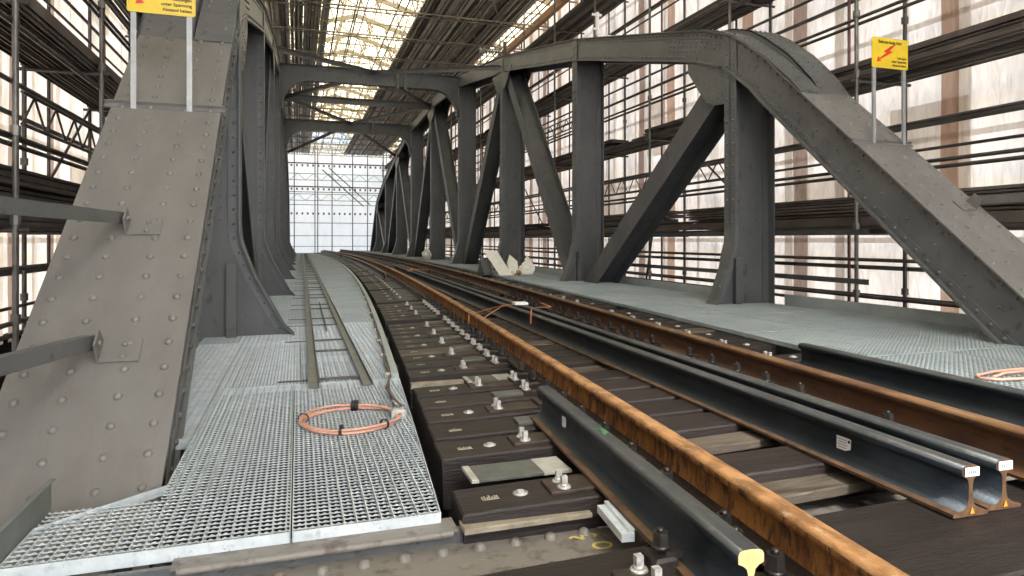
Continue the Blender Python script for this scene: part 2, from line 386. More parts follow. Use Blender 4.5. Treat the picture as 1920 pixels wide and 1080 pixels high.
for nm, xw, sg in (('left', XL_S, 1), ('right', XR_S, -1)):
    sh = [o for o in col.objects if o.name.startswith('sheeting_wall') and o.get('label', '').endswith('on the ' + nm)][0]
    rs = random.Random(41 if sg > 0 else 42); y = -6.5; k = 0
    while y < 65 and k < 95:
        w = rs.choice((0.05, 0.07, 0.10, 0.22)); o = wavy_wall(xw + sg * 0.115, y, y + w, -0.34, 9.9, amp=0.012, ny=2, nz=40, seed=500 + k).build('seam', M['sheet' if sg < 0 else 'sheet_l'], sh)
        if rs.random() < 0.4:
            zz = rs.uniform(0.2, 7.5); a2 = wavy_wall(xw + sg * 0.125, y, y + rs.uniform(0.6, 1.4), zz, zz + rs.uniform(0.5, 1.6), amp=0.012, ny=4, nz=6, seed=700 + k).build('patch', M['sheet' if sg < 0 else 'sheet_l'], sh)
        y += rs.choice((0.55, 0.75, 1.02, 1.3)); k += 1
    for z in (1.05, 2.6, 4.4, 6.0, 7.9):
        wavy_wall(xw + sg * 0.118, -7.9, 65.9, z, z + 0.09, amp=0.012, ny=200, nz=1, seed=int(z * 10)).build('hem', M['sheet' if sg < 0 else 'sheet_l'], sh)
XC = 2.69; ZRIDGE = 12.0; ZEAVE = 10.0
m = MB(); ny, nx = 100, 20
vs = []; fs = []
for i in range(ny + 1):
    for j in range(nx + 1):
        x = XL_S - 0.3 + (XR_S - XL_S + 0.6) * j / nx; y = -8.4 + 75 * i / ny
        z = ZEAVE + (ZRIDGE - ZEAVE) * (1 - abs(x - XC) / 6.9) + 0.04 * math.sin(y * 2.05) + 0.02 * math.sin(x * 3 + y)
        vs.append((x, y, z))
for i in range(ny):
    for j in range(nx):
        a = i * (nx + 1) + j; fs.append((a, a + 1, a + nx + 2, a + nx + 1))
m.add(vs, fs, True)
tag(m.build('roof_sheeting', M['sheet_roof']), 'yellowish translucent sheeting stretched over the roof lattice girders', 'roof sheeting')

# translucent strips tinted to imitate backlit timber posts behind the side sheeting
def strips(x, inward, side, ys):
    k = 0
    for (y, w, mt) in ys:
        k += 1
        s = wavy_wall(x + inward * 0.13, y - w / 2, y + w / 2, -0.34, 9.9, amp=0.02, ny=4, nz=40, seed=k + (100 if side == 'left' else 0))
        o = s.build('backlit_post_strip', M[mt])
        tag(o, f'{"salmon" if mt == "strip" else "dull rose"} strip imitating a backlit post on the {side} sheeting, {nth(k)} from the near end', 'sheeting strip', f'backlit post strips on the {side} sheeting')
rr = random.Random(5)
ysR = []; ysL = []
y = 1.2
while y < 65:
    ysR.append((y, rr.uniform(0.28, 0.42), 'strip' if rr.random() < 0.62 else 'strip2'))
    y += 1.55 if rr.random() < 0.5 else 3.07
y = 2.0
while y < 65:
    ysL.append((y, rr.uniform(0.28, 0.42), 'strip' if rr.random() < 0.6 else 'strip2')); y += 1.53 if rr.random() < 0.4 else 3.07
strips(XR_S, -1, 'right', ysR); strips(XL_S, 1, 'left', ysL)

# ------------------------------------------------------------------ scaffolds
BAY = 3.07; Y0S = 7.87
def hz(h): return h + 1.10
def scaffold(side):
    sg = 1 if side == 'right' else -1
    xi = 8.0 if side == 'right' else -2.7; xo = xi + sg * 0.95
    root = empty('scaffold', (xi, 0, -1.6))
    tag(root, f'tall tube scaffold with plank decks along the {side} side of the bridge', 'scaffold')
    off = Vector((xi, 0, -1.6))
    def B(mb, name, mt):
        mb.v = [tuple(Vector(p) - off) for p in mb.v]; return mb.build(name, M[mt], root)
    ys = [Y0S + BAY * k for k in range(-5, 20)]
    decks = [hz(h) for h in (0.2, 2.5, 4.75, 6.95)]
    for i, y in enumerate(ys):
        for x in (xi, xo):
            m = MB(); m.tube([(x, y, -1.6), (x, y, 9.8)], 0.03 if x == xi else 0.03, 10)
            for zc in decks + [hz(-0.8), hz(1.1), hz(3.4)]:
                m.prism((x, y, zc - 0.05), 0.05, 0.10, 8)
            B(m, 'standard', 'tube_l' if x == xi else 'tube')
        for zc in decks:
            m = MB(); m.tube([(xi - sg * 0.12, y, zc - 0.10), (xo + sg * 0.1, y, zc - 0.10)], 0.027, 8); B(m, 'transom', 'tube')
    rnd = random.Random(11 if sg > 0 else 12)
    # ledgers and guard rails
    hs = [(h, 0) for h in (-0.97, -0.85, -0.30, 0.96, 1.05, 1.60, 2.2, 3.25, 3.34, 3.95, 4.5, 5.55, 6.2, 6.8, 8.2)]
    for h, k in hs:
        m = MB(); m.tube([(xi + sg * 0.05, -7, hz(h)), (xi + sg * 0.05, 30, hz(h) + 0.015), (xi + sg * 0.05, 65.5, hz(h))], 0.027, 8); B(m, 'ledger', 'tube')
    for h in (-0.9, 1.35, 3.6, 5.9):
        m = MB(); m.tube([(xo - sg * 0.04, -7, hz(h)), (xo - sg * 0.04, 65.5, hz(h))], 0.024, 8); B(m, 'ledger', 'tube')
    xw = (XR_S + 0.13) if sg > 0 else (XL_S - 0.13)
    y = -6.0; k = 0
    while y < 65:
        m = MB(); w = 0.03 if k % 3 else 0.06
        m.box(xw - 0.02, xw + 0.02, y - w, y + w, -0.3, 9.8); B(m, 'outer_upright', 'tube_l'); y += 1.02; k += 1
    for h in (-0.2, 0.9, 2.1, 3.2, 4.3, 5.4, 6.6, 7.8):
        m = MB(); m.box(xw + sg * 0.045 - 0.02, xw + sg * 0.045 + 0.02, -7.5, 65.8, hz(h) - 0.035, hz(h) + 0.035); B(m, 'outer_rail', 'tube_l')
    # perforated battens close to the sheeting
    for h in (-0.45, 1.75, 4.1, 6.2):
        m = MB(); m.bar((xo + sg * 0.12, -7, hz(h)), (xo + sg * 0.12, 65.5, hz(h) - 0.02), 0.02, 0.07); B(m, 'batten', 'tube_l')
    # decks: planks with dark gaps seen from below
    for di, zc in enumerate(decks):
        n = 5; wid = 0.92 / n
        for k in range(n):
            x0 = min(xi, xo) + 0.02 + k * wid
            m = MB(); m.box(x0, x0 + wid - 0.055, -7, 65, zc - 0.045, zc)
            m.box(x0 + 0.02, x0 + 0.035, -7, 65, zc - 0.075, zc - 0.045)
            m.box(x0 + wid - 0.09, x0 + wid - 0.075, -7, 65, zc - 0.075, zc - 0.045)
            B(m, 'deck_plank', 'deck_l' if k % 2 else 'deck')
        if sg > 0 and di > 0: continue
        m = MB()
        m.box(xi + sg * 0.06 - 0.014, xi + sg * 0.06 + 0.014, -7, 65, zc + 0.01, zc + 0.15); B(m, 'toe_board', 'deck')
    for i, y in enumerate(ys[:-1]):
        m = MB(); m.tube([(xo + sg * 0.06, y + 1.15, -1.6), (xo + sg * 0.06, y + 1.15, 9.8)], 0.026, 8); B(m, 'standard', 'tube_red' if i % 2 else 'tube')
    # diagonal braces
    for i, y in enumerate(ys[:-1]):
        if i % 3 == 1:
            m = MB(); m.tube([(xi - sg * 0.05, y + 0.5, -1.4), (xi - sg * 0.05, y - 0.2, hz(0.1))], 0.026, 8); B(m, 'brace', 'tube')
        if i % 4 == 2:
            m = MB(); m.tube([(xo, y, hz(0.2)), (xo, y + BAY, hz(2.4))], 0.024, 8); B(m, 'brace', 'tube')
    # lattice guard
    def lattice(yA, yB, h0, h1, dx=0.02):
        m = MB(); x = xi + sg * 0.14 + dx
        m.tube([(x, yA, hz(h0)), (x, yB, hz(h0))], 0.022, 6); m.tube([(x, yA, hz(h1)), (x, yB, hz(h1))], 0.022, 6)
        y = yA; up = True
        while y < yB - 0.3:
            m.tube([(x, y, hz(h0 if up else h1)), (x, y + 0.35, hz(h1 if up else h0))], 0.014, 6, False); y += 0.35; up = not up
        B(m, 'lattice_beam', 'tube')
    if sg > 0:
        lattice(10.5, 18.0, 1.22, 1.62); lattice(18.5, 25, 3.5, 3.85); lattice(26, 40, 1.2, 1.6)
    else:
        lattice(8.4, 12.0, 1.25, 1.6); lattice(20, 34, 1.2, 1.6)
    return decks, xi, xo, sg
def stacks(side, info):
    decks, xi, xo, sg = info
    rnd = random.Random(31 if sg > 0 else 32); lev = ['lowest', 'second', 'third', 'topmost']
    for di, zc in enumerate(decks):
        y = -3.0; k = 0
        while y < 60:
            ln = rnd.uniform(6.5, 11.0); k += 1
            m = MB(); z = zc + 0.012
            nl = (rnd.randint(6, 9) if di == 0 else rnd.randint(3, 6)) if di < 2 else rnd.randint(2, 5)
            for l in range(nl):
                th = rnd.choice((0.05, 0.08, 0.10)); w0 = rnd.uniform(0, 0.05); a = rnd.uniform(-0.35, 0.35); b = rnd.uniform(-0.35, 0.35)
                x0 = min(xi, xo) + 0.14 + w0; x1 = max(xi, xo) - 0.12 - rnd.uniform(0, 0.08)
                if rnd.random() < 0.35:
                    q = x0
                    while q < x1 - 0.03:
                        m.tube([(q + 0.025, y + a, z + 0.026), (q + 0.025, y + ln + b, z + 0.026)], 0.024, 6); q += 0.056
                    z += 0.053
                else:
                    c = rnd.randint(2, 3); ww = (x1 - x0) / c
                    for q in range(c):
                        m.box(x0 + q * ww, x0 + (q + 1) * ww - 0.02, y + a + q * 0.05, y + ln + b - q * 0.07, z, z + th * 0.8)
                    z += th
            m.mi = [rnd.choice((0, 0, 0, 1)) for _ in m.mi] if False else m.mi
            o = m.build('plank_stack', M['deck'])
            tag(o, f'dark planks piled on the {lev[di]} deck, {side} scaffold, {nth(k)} pile from the camera', 'plank stack', f'material piles on the {side} scaffold')
            y += ln + rnd.uniform(0.25, 1.6)
stacks('right', scaffold('right'))
stacks('left', scaffold('left'))

# end scaffold
root = empty('end_scaffold', (XC, 64.8, -1.6)); tag(root, 'red and grey tube scaffold standing in front of the bright far end wall', 'scaffold')
off = Vector((XC, 64.8, -1.6))
def BE(mb, name, mt):
    mb.v = [tuple(Vector(p) - off) for p in mb.v]; return mb.build(name, M[mt], root)
for k, x in enumerate((-2.0, -0.3, 1.55, 1.8, 3.1, 5.0, 6.4, 7.9)):
    m = MB(); m.tube([(x, 64.8, -1.6), (x, 64.8, 10)], 0.045, 8); BE(m, 'standard', 'tube_red' if k in (3, 5) else 'tube_l')
for h, mt, r in ((-0.6, 'tube_l', .025), (0.4, 'tube_l', .03), (1.6, 'tube_red', .03), (3.3, 'tube_l', .03), (4.5, 'tube_l', .035), (5.0, 'tube_red', .06), (7.2, 'tube_red', .06), (8.0, 'tube_l', .03), (8.5, 'tube_l', .03), (9.0, 'tube_l', .03)):
    m = MB(); m.tube([(XL_S, 64.8, hz(h)), (XR_S, 64.8, hz(h))], r, 8); BE(m, 'ledger', mt)
for h in (2.6, 4.9, 7.1):
    m = MB(); x = -3.5
    while x < 9: m.box(x, x + 0.16, 64.7, 64.8, hz(h) - 0.22, hz(h) - 0.02); x += 0.48
    BE(m, 'deck_bracket', 'tube_red')
for h0 in (3.7, 5.6):
    m = MB(); x = -3.5; up = True
    m.tube([(XL_S, 64.6, hz(h0)), (XR_S, 64.6, hz(h0))], 0.03, 6); m.tube([(XL_S, 64.6, hz(h0 + .6)), (XR_S, 64.6, hz(h0 + .6))], 0.03, 6)
    while x < 9: m.tube([(x, 64.6, hz(h0 if up else h0 + .6)), (x + .7, 64.6, hz(h0 + .6 if up else h0))], 0.02, 6, False); x += .7; up = not up
    BE(m, 'lattice_beam', 'tube_l')
for q in (0, 0.6):
    m = MB(); m.tube([(2.2 + q, 64.5, hz(6.6 + q * .3)), (6.0 + q, 64.5, hz(3.2 + q * .3))], 0.05, 8); BE(m, 'brace', 'tube_l')

# ------------------------------------------------------------------ roof girders
def roof_girder():
    root = empty('roof_girder', (XC, 0, hz(8.0)))
    zb = 0.0
    a, b = XL_S + 0.5 - XC, XR_S - 0.3 - XC
    m = MB()
    m.tube([(a, 0, zb), (b, 0, zb)], 0.032, 6); m.tube([(a, 0.5, zb + 0.05), (b, 0.5, zb + 0.05)], 0.028, 6); m.build('bottom_chord', M['lath'], root)
    def zr(x): return ZEAVE + (ZRIDGE - ZEAVE) * (1 - abs(x) / 6.9) - hz(8.0) - 0.16
    m = MB()
    for x0, x1 in ((a, 0), (0, b)):
        m.bar((x0, 0, zr(x0)), (x1, 0, zr(x1)), 0.09, 0.20)
    m.build('rafter', M['lath'], root)
    m = MB(); x = a + 0.3; up = True
    while x < b - 1.0:
        m.tube([(x, 0.5, 0.05 if up else 0.62), (x + 0.9, 0.5, 0.62 if up else 0.05)], 0.016, 6, False)
        m.tube([(x, 0.0, 0.0), (x, 0.5, 0.05)], 0.016, 6, False)
        up = not up; x += 0.9
    m.tube([(a, 0.5, 0.62), (b, 0.5, 0.62)], 0.026, 6); m.build('side_lattice', M['lath'], root)
    m = MB(); x = a
    for q in (-5.4, -2.6, 0.2, 3.0):
        m.tube([(q, 0, 0), (q + 1.4, BAY, 0.02)], 0.018, 6, False)
    m.build('bracing_tube', M['lath'], root)
    m = MB(); x = a; up = True
    while x < b - 0.2:
        x2 = min(b, x + 0.62)
        m.tube([(x, 0, zb if up else max(zr(x), .1)), (x2, 0, max(zr(x2), .1) if up else zb)], 0.027, 6, False)
        if not up: m.tube([(x, 0, zb), (x, 0, max(zr(x), .1))], 0.02, 6, False)
        up = not up; x = x2
    m.build('web_lattice', M['lath'], root)
    return root
gp = roof_girder()
ks = list(range(-3, 19))
for i, k in enumerate(ks):
    o = gp if i == 0 else copy_tree(gp)
    o.location = (XC, Y0S + BAY * k, hz(8.0))
    tag(o, f'beige lattice roof girder spanning the track, {nth(i + 1)} from the near end', 'roof girder', 'lattice girders under the roof sheeting')
# loose tubes running lengthwise in the light gap
for i, (x, h) in enumerate(((1.35, 8.1), (1.95, 8.12), (2.15, 8.6), (2.7, 9.6), (3.35, 8.12), (3.8, 8.5), (6.9, 8.5), (8.3, 8.2))):
    m = MB(); m.tube([(x, -6, hz(h)), (x, 30, hz(h) + .02), (x, 65, hz(h))], 0.03, 6)
    tag(m.build('roof_tube', M['tube']), f'dark tube running lengthwise under the roof, {nth(i + 1)} from the left', 'tube', 'lengthwise tubes under the roof')
# dark roof decks
def roof_deck(x0, x1, lab, seed):
    rnd = random.Random(seed); root = empty('roof_deck', ((x0 + x1) / 2, 0, hz(8.05))); tag(root, lab, 'roof deck')
    off = Vector(((x0 + x1) / 2, 0, hz(8.05)))
    for layer in (0, 1, 2):
        x = x0 + 0.02 * layer
        while x < x1 - 0.05:
            w = rnd.choice((0.05, 0.06, 0.055, 0.06, 0.12)) if layer == 0 else rnd.choice((0.12, 0.2, 0.25)); z = hz(8.08) + layer * 0.11 + rnd.uniform(0, 0.05)
            m = MB(); y = -7
            while y < 64:
                ln = rnd.uniform(4, 9)
                if w < 0.1: m.tube([(x + w / 2, y, z + rnd.uniform(0, .02)), (x + w / 2 + rnd.uniform(-.03, .03), min(65, y + ln), z)], 0.028, 6)
                else: m.box(x, x + w, y, min(65, y + ln), z, z + 0.035)
                y += ln - (0.1 if w < 0.1 else -0.03)
            m.v = [tuple(Vector(p) - off) for p in m.v]
            m.build('roof_plank', M['roofdeck'] if rnd.random() < 0.75 else M['deck'], root)
            x += w + (rnd.choice((0.02, 0.03, 0.05, 0.07)) if layer == 0 else rnd.choice((0.02, 0.05, 0.11)))
roof_deck(-2.6, 1.1, 'dark plank and tube deck on the roof girders, left of the light gap', 3)
roof_deck(4.15, 7.75, 'dark plank and tube deck on the roof girders, right of the light gap', 4)
m = MB(); m.box(8.45, 8.6, -6, 65, hz(7.95), hz(8.2)); m.box(8.62, 8.9, -6, 65, hz(8.22), hz(8.4))
tag(m.build('eaves_beam', M['wood']), 'orange brown timber beam under the right eaves of the roof', 'beam')

# ------------------------------------------------------------------ the bridge
bridge = empty('truss_bridge', (XC, 2.5, 0))
tag(bridge, 'grey riveted steel truss bridge with curved portals and sloping end posts', 'bridge')
BO = Vector((XC, 2.5, 0))
def BB(mb, name, mt, parent=None):
    mb.v = [tuple(Vector(p) - BO) for p in mb.v]
    return mb.build(name, M[mt] if isinstance(mt, str) else mt, parent or bridge)
half = [(8.18, 2.975), (8.87, 3.245), (10.1, 3.58), (13.9, 4.57), (19.6, 5.68), (25.3, 6.45), (31.0, 6.68)]
fil = [(7.44, 2.463), (7.87, 2.785), (8.18, 2.975)]
def epz(s): return 3.11 - 0.88 * (8.2 - s)
postpath = [(2.6, epz(2.6)), (3.5, epz(3.5)), (5.0, epz(5.0)), (5.98, 1.16), (6.89, 1.96), (7.2, 2.235)] + fil
postpath = [(a, b + 1.10) for a, b in postpath]
chordpath = [(a, b + 1.10) for a, b in half]; chordpath += [(62 - a, b) for a, b in reversed(chordpath[:-1])]
def offset(path, d):
    out = []
    for i, p in enumerate(path):
        a = path[max(i - 1, 0)]; b = path[min(i + 1, len(path) - 1)]
        t = Vector((b[0] - a[0], b[1] - a[1])).normalized()
        out.append((p[0] + t[1] * d, p[1] - t[0] * d))
    return out
def resample(path, step):
    out = []; carry = 0.0
    for i in range(len(path) - 1):
        a = Vector(path[i]); b = Vector(path[i + 1]); L = (b - a).length; t = carry
        while t < L: out.append(tuple(a + (b - a) * (t / L))); t += step
        carry = t - L
    return out
def normal_at(path, p):
    best = 0
    for i in range(len(path) - 1):
        if path[i][0] <= p[0] + 1e-6: best = i
    t = Vector((path[best + 1][0] - path[best][0], path[best + 1][1] - path[best][1])).normalized()
    return Vector((0, -t[1], t[0]))
def member(path, xin, sg, name, riv, top_mt, mirror=False):
    """box member: top plate, two webs, lower angles."""
    def X(o): return xin + sg * o
    def P(pp): return [(62 - a, b) for a, b in pp] if mirror else pp
    def srt(a, b): return (min(a, b), max(a, b))
    m = MB()
    m.band(P(path), P(offset(path, 0.47)), *srt(X(0.03), X(0.052)))
    m.band(P(path), P(offset(path, 0.47)), *srt(X(0.655), X(0.677)))
    for o0, o1 in ((-0.008 if sg < 0 else -0.035, 0.03), (0.677, 0.74)):
        m.band(P(offset(path, 0.445)), P(offset(path, 0.47)), *srt(X(o0), X(o1)))
    for o0, o1 in ((0.016, 0.03), (0.677, 0.691)):
        m.band(P(offset(path, 0.002)), P(offset(path, 0.10)), *srt(X(o0), X(o1)))
        m.band(P(offset(path, 0.36)), P(offset(path, 0.445)), *srt(X(o0), X(o1)))
    if riv:
        for dd in (0.05, 0.40):
            for i, p in enumerate(resample(offset(path, dd), riv)):
                pp = (62 - p[0], p[1]) if mirror else p
                m.rivet((X(0.016), *pp), (-sg, 0, 0), 0.0205, 7)
        if name == 'top_chord':
            for dd in (0.15, 0.22, 0.30):
                for p in resample(offset(path, dd), 0.13):
                    if 8.35 < p[0] < 9.9 or 18.9 < p[0] < 20.2: m.rivet((X(0.03), *p), (-sg, 0, 0), 0.019, 7)
        else:
            for p in resample(offset(path, 0.23), 0.42): m.rivet((X(0.03), *p), (-sg, 0, 0), 0.019, 7)
    b = BB(m, name, 'paint')
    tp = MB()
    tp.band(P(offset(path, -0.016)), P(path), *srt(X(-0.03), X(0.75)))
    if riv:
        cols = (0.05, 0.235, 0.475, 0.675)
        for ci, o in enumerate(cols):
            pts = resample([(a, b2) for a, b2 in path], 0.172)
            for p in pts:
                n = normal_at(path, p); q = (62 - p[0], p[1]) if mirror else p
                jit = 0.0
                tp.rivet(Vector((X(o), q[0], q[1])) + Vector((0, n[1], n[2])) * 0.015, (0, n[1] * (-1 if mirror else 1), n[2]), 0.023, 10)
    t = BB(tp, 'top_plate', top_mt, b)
    return b
SIDES = [('left', -0.62, -1), ('right', 6.0, 1)]
for side, xin, sg in SIDES:
    e = member(postpath, xin, sg, 'end_post', 0.17, 'paint_top'); e['label'] = f'sloping riveted end post nearest the camera on the {side}'
    e = member(postpath, xin, sg, 'end_post', 0, 'paint_top', mirror=True)
    nr = [p for p in chordpath if p[0] < 20]; fr = [p for p in chordpath if p[0] > 19]
    member(nr, xin, sg, 'top_chord', 0.13 , 'paint'); member(fr, xin, sg, 'top_chord', 0, 'paint')
    # raised cover over the knee
    m = MB(); X = lambda o: xin + sg * o
    kp = [(6.75, epz(6.75) + 1.1), (6.95, 2.04 + 1.1)] + [(7.2, 2.26 + 1.1)] + [(a, b + 1.1) for a, b in fil] + [(8.55, 3.13 + 1.1), (8.9, 3.25 + 1.1)]
    hh = [0.015, 0.05, 0.08, 0.10, 0.105, 0.105, 0.09, 0.03]
    up = []
    for i, (p, h_) in enumerate(zip(kp, hh)):
        q = offset(kp, -h_)[i]; up.append(q)
    lo = offset(kp, 0.0)
    xa, xb = sorted((X(0.30), X(0.76)))
    m.band(up, offset(up, 0.018), xa, xb)
    for o in (0.30, 0.742): m.band(up, lo, *sorted((X(o), X(o + 0.018))))
    xa, xb = sorted((X(-0.03), X(0.29))); m.band(offset(kp, -0.034), offset(kp, -0.016), xa, xb)
    for o in (0.04, 0.22):
        for p in resample(offset(kp, -0.034), 0.12):
            n = normal_at(kp, p); m.rivet((X(o), *p), (0, n[1], n[2]), 0.016, 6)
    for o in (0.36, 0.52, 0.69):
        for p in resample(up, 0.12):
            n = normal_at(kp, p); m.rivet((X(o), *p), (0, n[1], n[2]), 0.016, 6)
    BB(m, 'cover_plate', 'paint')
    # gusset at node 1, inner face and others
    for k in range(1, 10):
        s = NODE[k]; zt = None
        for i in range(len(chordpath) - 1):
            a, b = chordpath[i], chordpath[i + 1]
            if a[0] <= s <= b[0]: zt = a[1] + (b[1] - a[1]) * (s - a[0]) / (b[0] - a[0])
        if k == 1: zt = 4.10
        if k == 9: zt = 4.10
        # gusset plates
        if k % 2 == 1:
            w = 1.05
            near = [(s - w, zt - 0.48), (s - 0.42, zt - 1.0), (s - 0.12, zt - 1.06), (s + 0.12, zt - 1.06), (s + 0.45, zt - 1.0), (s + w, zt - 0.46)]
            if k == 1: near = [(s - 0.02, zt - 1.0), (s + 0.42, zt - 0.96), (s + 0.68, zt - 0.80), (s + 1.10, zt - 0.30), (s + 1.10, zt + 0.0), (s - 0.02, zt - 0.2)]
            if k == 9: near = [(2 * s - a, b) for a, b in [(s - 0.02, zt - 1.0), (s + 0.42, zt - 0.96), (s + 0.68, zt - 0.80), (s + 1.10, zt - 0.30), (s + 1.10, zt + 0.0), (s - 0.02, zt - 0.2)]]
            m = MB(); m.poly_x(near, *sorted((X(0.692), X(0.704)))); BB(m, 'gusset_plate', 'paint')
            m = MB(); m.poly_x(near, *sorted((X(0.004), X(0.016))))
            if k <= 3:
                for (dy, dz) in ((0.2, -.55), (.35, -.55), (.5, -.55), (.65, -.55), (.8, -.55), (.25, -.72), (.4, -.72), (.55, -.72), (.7, -.72), (.3, -.88), (.45, -.88), (.6, -.88)):
                    m.rivet((X(0.004), s + dy, zt + dz), (-sg, 0, 0), 0.015, 6)
            BB(m, 'gusset_plate', 'paint')
        # vertical post with knee
        portal = k in (4, 6)
        kw, kh = (0.60, 1.16) if side == 'left' else (0.34, 0.95)
        zb = 0.0 if side == 'left' else 0.15
        ztop = zt - (0.01 if k in (1,) else 0.05)
        path = [(0.0, ztop), (0.0, zb + kh + 0.12), (-0.012, zb + kh - 0.05), (-0.06, zb + kh - 0.2), (-kw * 0.28, zb + kh * 0.58), (-kw * 0.62, zb + kh * 0.26), (-kw * 0.8, zb + 0.10), (-kw, zb - 0.02)]
        pw = [(X(o), z) for o, z in path]
        m = MB()
        outer = [(X(0.68), z) for o, z in path]
        m.bandx(pw, outer, s - 0.008, s + 0.008)
        m.box(*sorted((X(0.02), X(0.66))), s - 0.008, s + 0.008, -0.9, zb - 0.02)
        # inner flange ribbon
        web = m; m = MB()
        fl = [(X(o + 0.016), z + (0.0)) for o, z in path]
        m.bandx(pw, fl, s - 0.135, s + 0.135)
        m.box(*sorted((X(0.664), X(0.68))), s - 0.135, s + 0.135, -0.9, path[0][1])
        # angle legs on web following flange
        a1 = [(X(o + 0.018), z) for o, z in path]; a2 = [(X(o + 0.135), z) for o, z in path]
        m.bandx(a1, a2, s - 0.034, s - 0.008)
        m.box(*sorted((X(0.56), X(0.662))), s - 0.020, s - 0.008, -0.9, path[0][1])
        web.box(*sorted((X(0.04), X(0.15))), s - 0.09, s - 0.008, -0.3, zb + kh * 0.72)
        web.box(*sorted((X(0.16), X(0.64))), s - 0.016, s - 0.008, zb + kh + 0.1, zb + kh + 0.62)
        if k <= 5:
            mid = [(X(o + 0.08), z) for o, z in path]
            for p in resample(mid, 0.165): m.rivet((p[0], s - 0.034, p[1]), (0, -1, 0), 0.0185, 7)
            if side == 'right':
                z = zb + 1.2
                while z < path[0][1] - 0.1:
                    m.rivet((X(0), s - 0.075, z), (-sg, 0, 0), 0.02, 6); m.rivet((X(0), s + 0.075, z), (-sg, 0, 0), 0.02, 6); z += 0.165
                for q in range(6): m.rivet((X(-kw * (0.3 + q * 0.12)), s - 0.07, zb + kh * (0.56 - q * 0.09)), (-sg, 0, 0.6), 0.015, 6)
            for ix in range(4):
                for iz in range(4): web.rivet((X(0.22 + ix * 0.12), s - 0.016, zb + kh + 0.17 + iz * 0.14), (0, -1, 0), 0.014, 6)
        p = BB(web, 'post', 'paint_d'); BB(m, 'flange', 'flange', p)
    # diagonals
    def zchord(s):
        if s <= 8.25: return 4.10
        if s >= 53.7: return 4.10
        for i in range(len(chordpath) - 1):
            a, b = chordpath[i], chordpath[i + 1]
            if a[0] <= s <= b[0]: return a[1] + (b[1] - a[1]) * (s - a[0]) / (b[0] - a[0])
    for k in (1, 3, 5, 7, 9):
        for dk in (-1, 1):
            j = k + dk
            if j < 2 or j > 8: continue
            a = Vector((0, NODE[k] + 0.16 * dk, zchord(NODE[k]) - 0.45)); b = Vector((0, NODE[j] - 0.22 * dk, -0.15))
            t = (b - a).normalized(); n = Vector((0, -t.z, t.y))
            wd = 0.42 if k in (1, 9) else 0.36
            m = MB()
            for o in (0.09, 0.58):
                c = Vector((X(o), 0, 0)); m.bar(a + c, b + c, 0.016, wd, up=n)
            xm = X(0.335)
            m.bar(a + Vector((xm, 0, 0)), b + Vector((xm, 0, 0)), 0.474, 0.014, up=n)
            if k == 3:
                for q in resample([(0, 0), ((b - a).length, 0)], 0.3):
                    for e_ in (-1, 1):
                        m.rivet(a + t * q[0] + n * (wd * 0.36 * e_) + Vector((X(0.082), 0, 0)), (-sg, 0, 0), 0.014, 6)
            BB(m, 'diagonal', 'paint_d')
    # bottom chord
    m = MB()
    for o in (0.03, 0.65): m.box(*sorted((X(o), X(o + 0.02))), 2.4, 59.6, -0.85, -0.12)
    m.box(*sorted((X(0), X(0.7))), 2.4, 59.6, -0.87, -0.85)
    BB(m, 'bottom_chord', 'paint_d')
# portals
def portal(s, zt, depth=0.52):
    zt += 0.0; r = 1.05; xa, xb = -0.62, 6.0
    low = []
    zb = zt - depth
    low.append((xa + 0.02, zt - 1.6)); 
    N = 10
    for i in range(N + 1):
        a = math.pi / 2 * i / N
        low.append((xa + 0.10 + 0.95 * (1 - math.cos(a)), zb - 0.95 + 0.95 * math.sin(a)))
    low2 = [(xa + xb - x, z) for x, z in reversed(low)]
    low = low + low2
    upz = [(x, zt + 0.05 - 0.012 * abs(x - XC)) for x, z in low]
    m = MB(); m.bandx(upz, low, s - 0.01, s + 0.01)
    rib = [(x, z) for x, z in low]
    inn = []
    for i, p in enumerate(low):
        a = low[max(i - 1, 0)]; b = low[min(i + 1, len(low) - 1)]; t = Vector((b[0] - a[0], b[1] - a[1])).normalized()
        inn.append((p[0] - t[1] * 0.02, p[1] + t[0] * 0.02))
    m.bandx(rib, inn, s - 0.14, s + 0.14)
    m.bandx([(x, z + 0.02) for x, z in upz], upz, s - 0.17, s + 0.17)
    m.bandx([(x, z - 0.002) for x, z in upz], [(x, z - 0.11) for x, z in upz], s - 0.024, s - 0.01)
    inn2 = []
    for i, p in enumerate(low):
        a = low[max(i - 1, 0)]; b = low[min(i + 1, len(low) - 1)]; t = Vector((b[0] - a[0], b[1] - a[1])).normalized()
        inn2.append((p[0] - t[1] * 0.12, p[1] + t[0] * 0.12))
    m.bandx(inn, inn2, s - 0.024, s - 0.01)
    for dx in (3.55, 3.85): m.box(dx, dx + 0.10, s - 0.20, s - 0.03, zt - depth - 0.1, zt + 0.12)
    BB(m, 'portal_frame', 'paint_d')
portal(NODE[4], 7.43); portal(NODE[6], 7.43)
# top bracing
zt = {3: 6.55, 4: 7.3, 5: 7.6, 6: 7.3, 7: 6.55}
def brace(a, b, w=0.16, h=0.14):
    m = MB(); a = Vector(a); b = Vector(b)
    m.bar(a, b, w, 0.014); m.bar(a - Vector((0, 0, h / 2)), b - Vector((0, 0, h / 2)), 0.014, h); BB(m, 'wind_brace', 'paint')
brace((-0.62, NODE[5], 7.55), (6.0, NODE[5], 7.55), 0.3, 0.28)
for n0, n1 in ((5, 4), (5, 6), (3, 4), (7, 6)):
    z0 = {3: 6.5, 5: 7.5, 7: 6.5}[n0]
    yy = NODE[n1] + (0.2 if n0 > n1 else -0.2)
    for x in (-0.55, 5.95): brace((x, NODE[n0], z0), (XC, yy, 7.42))
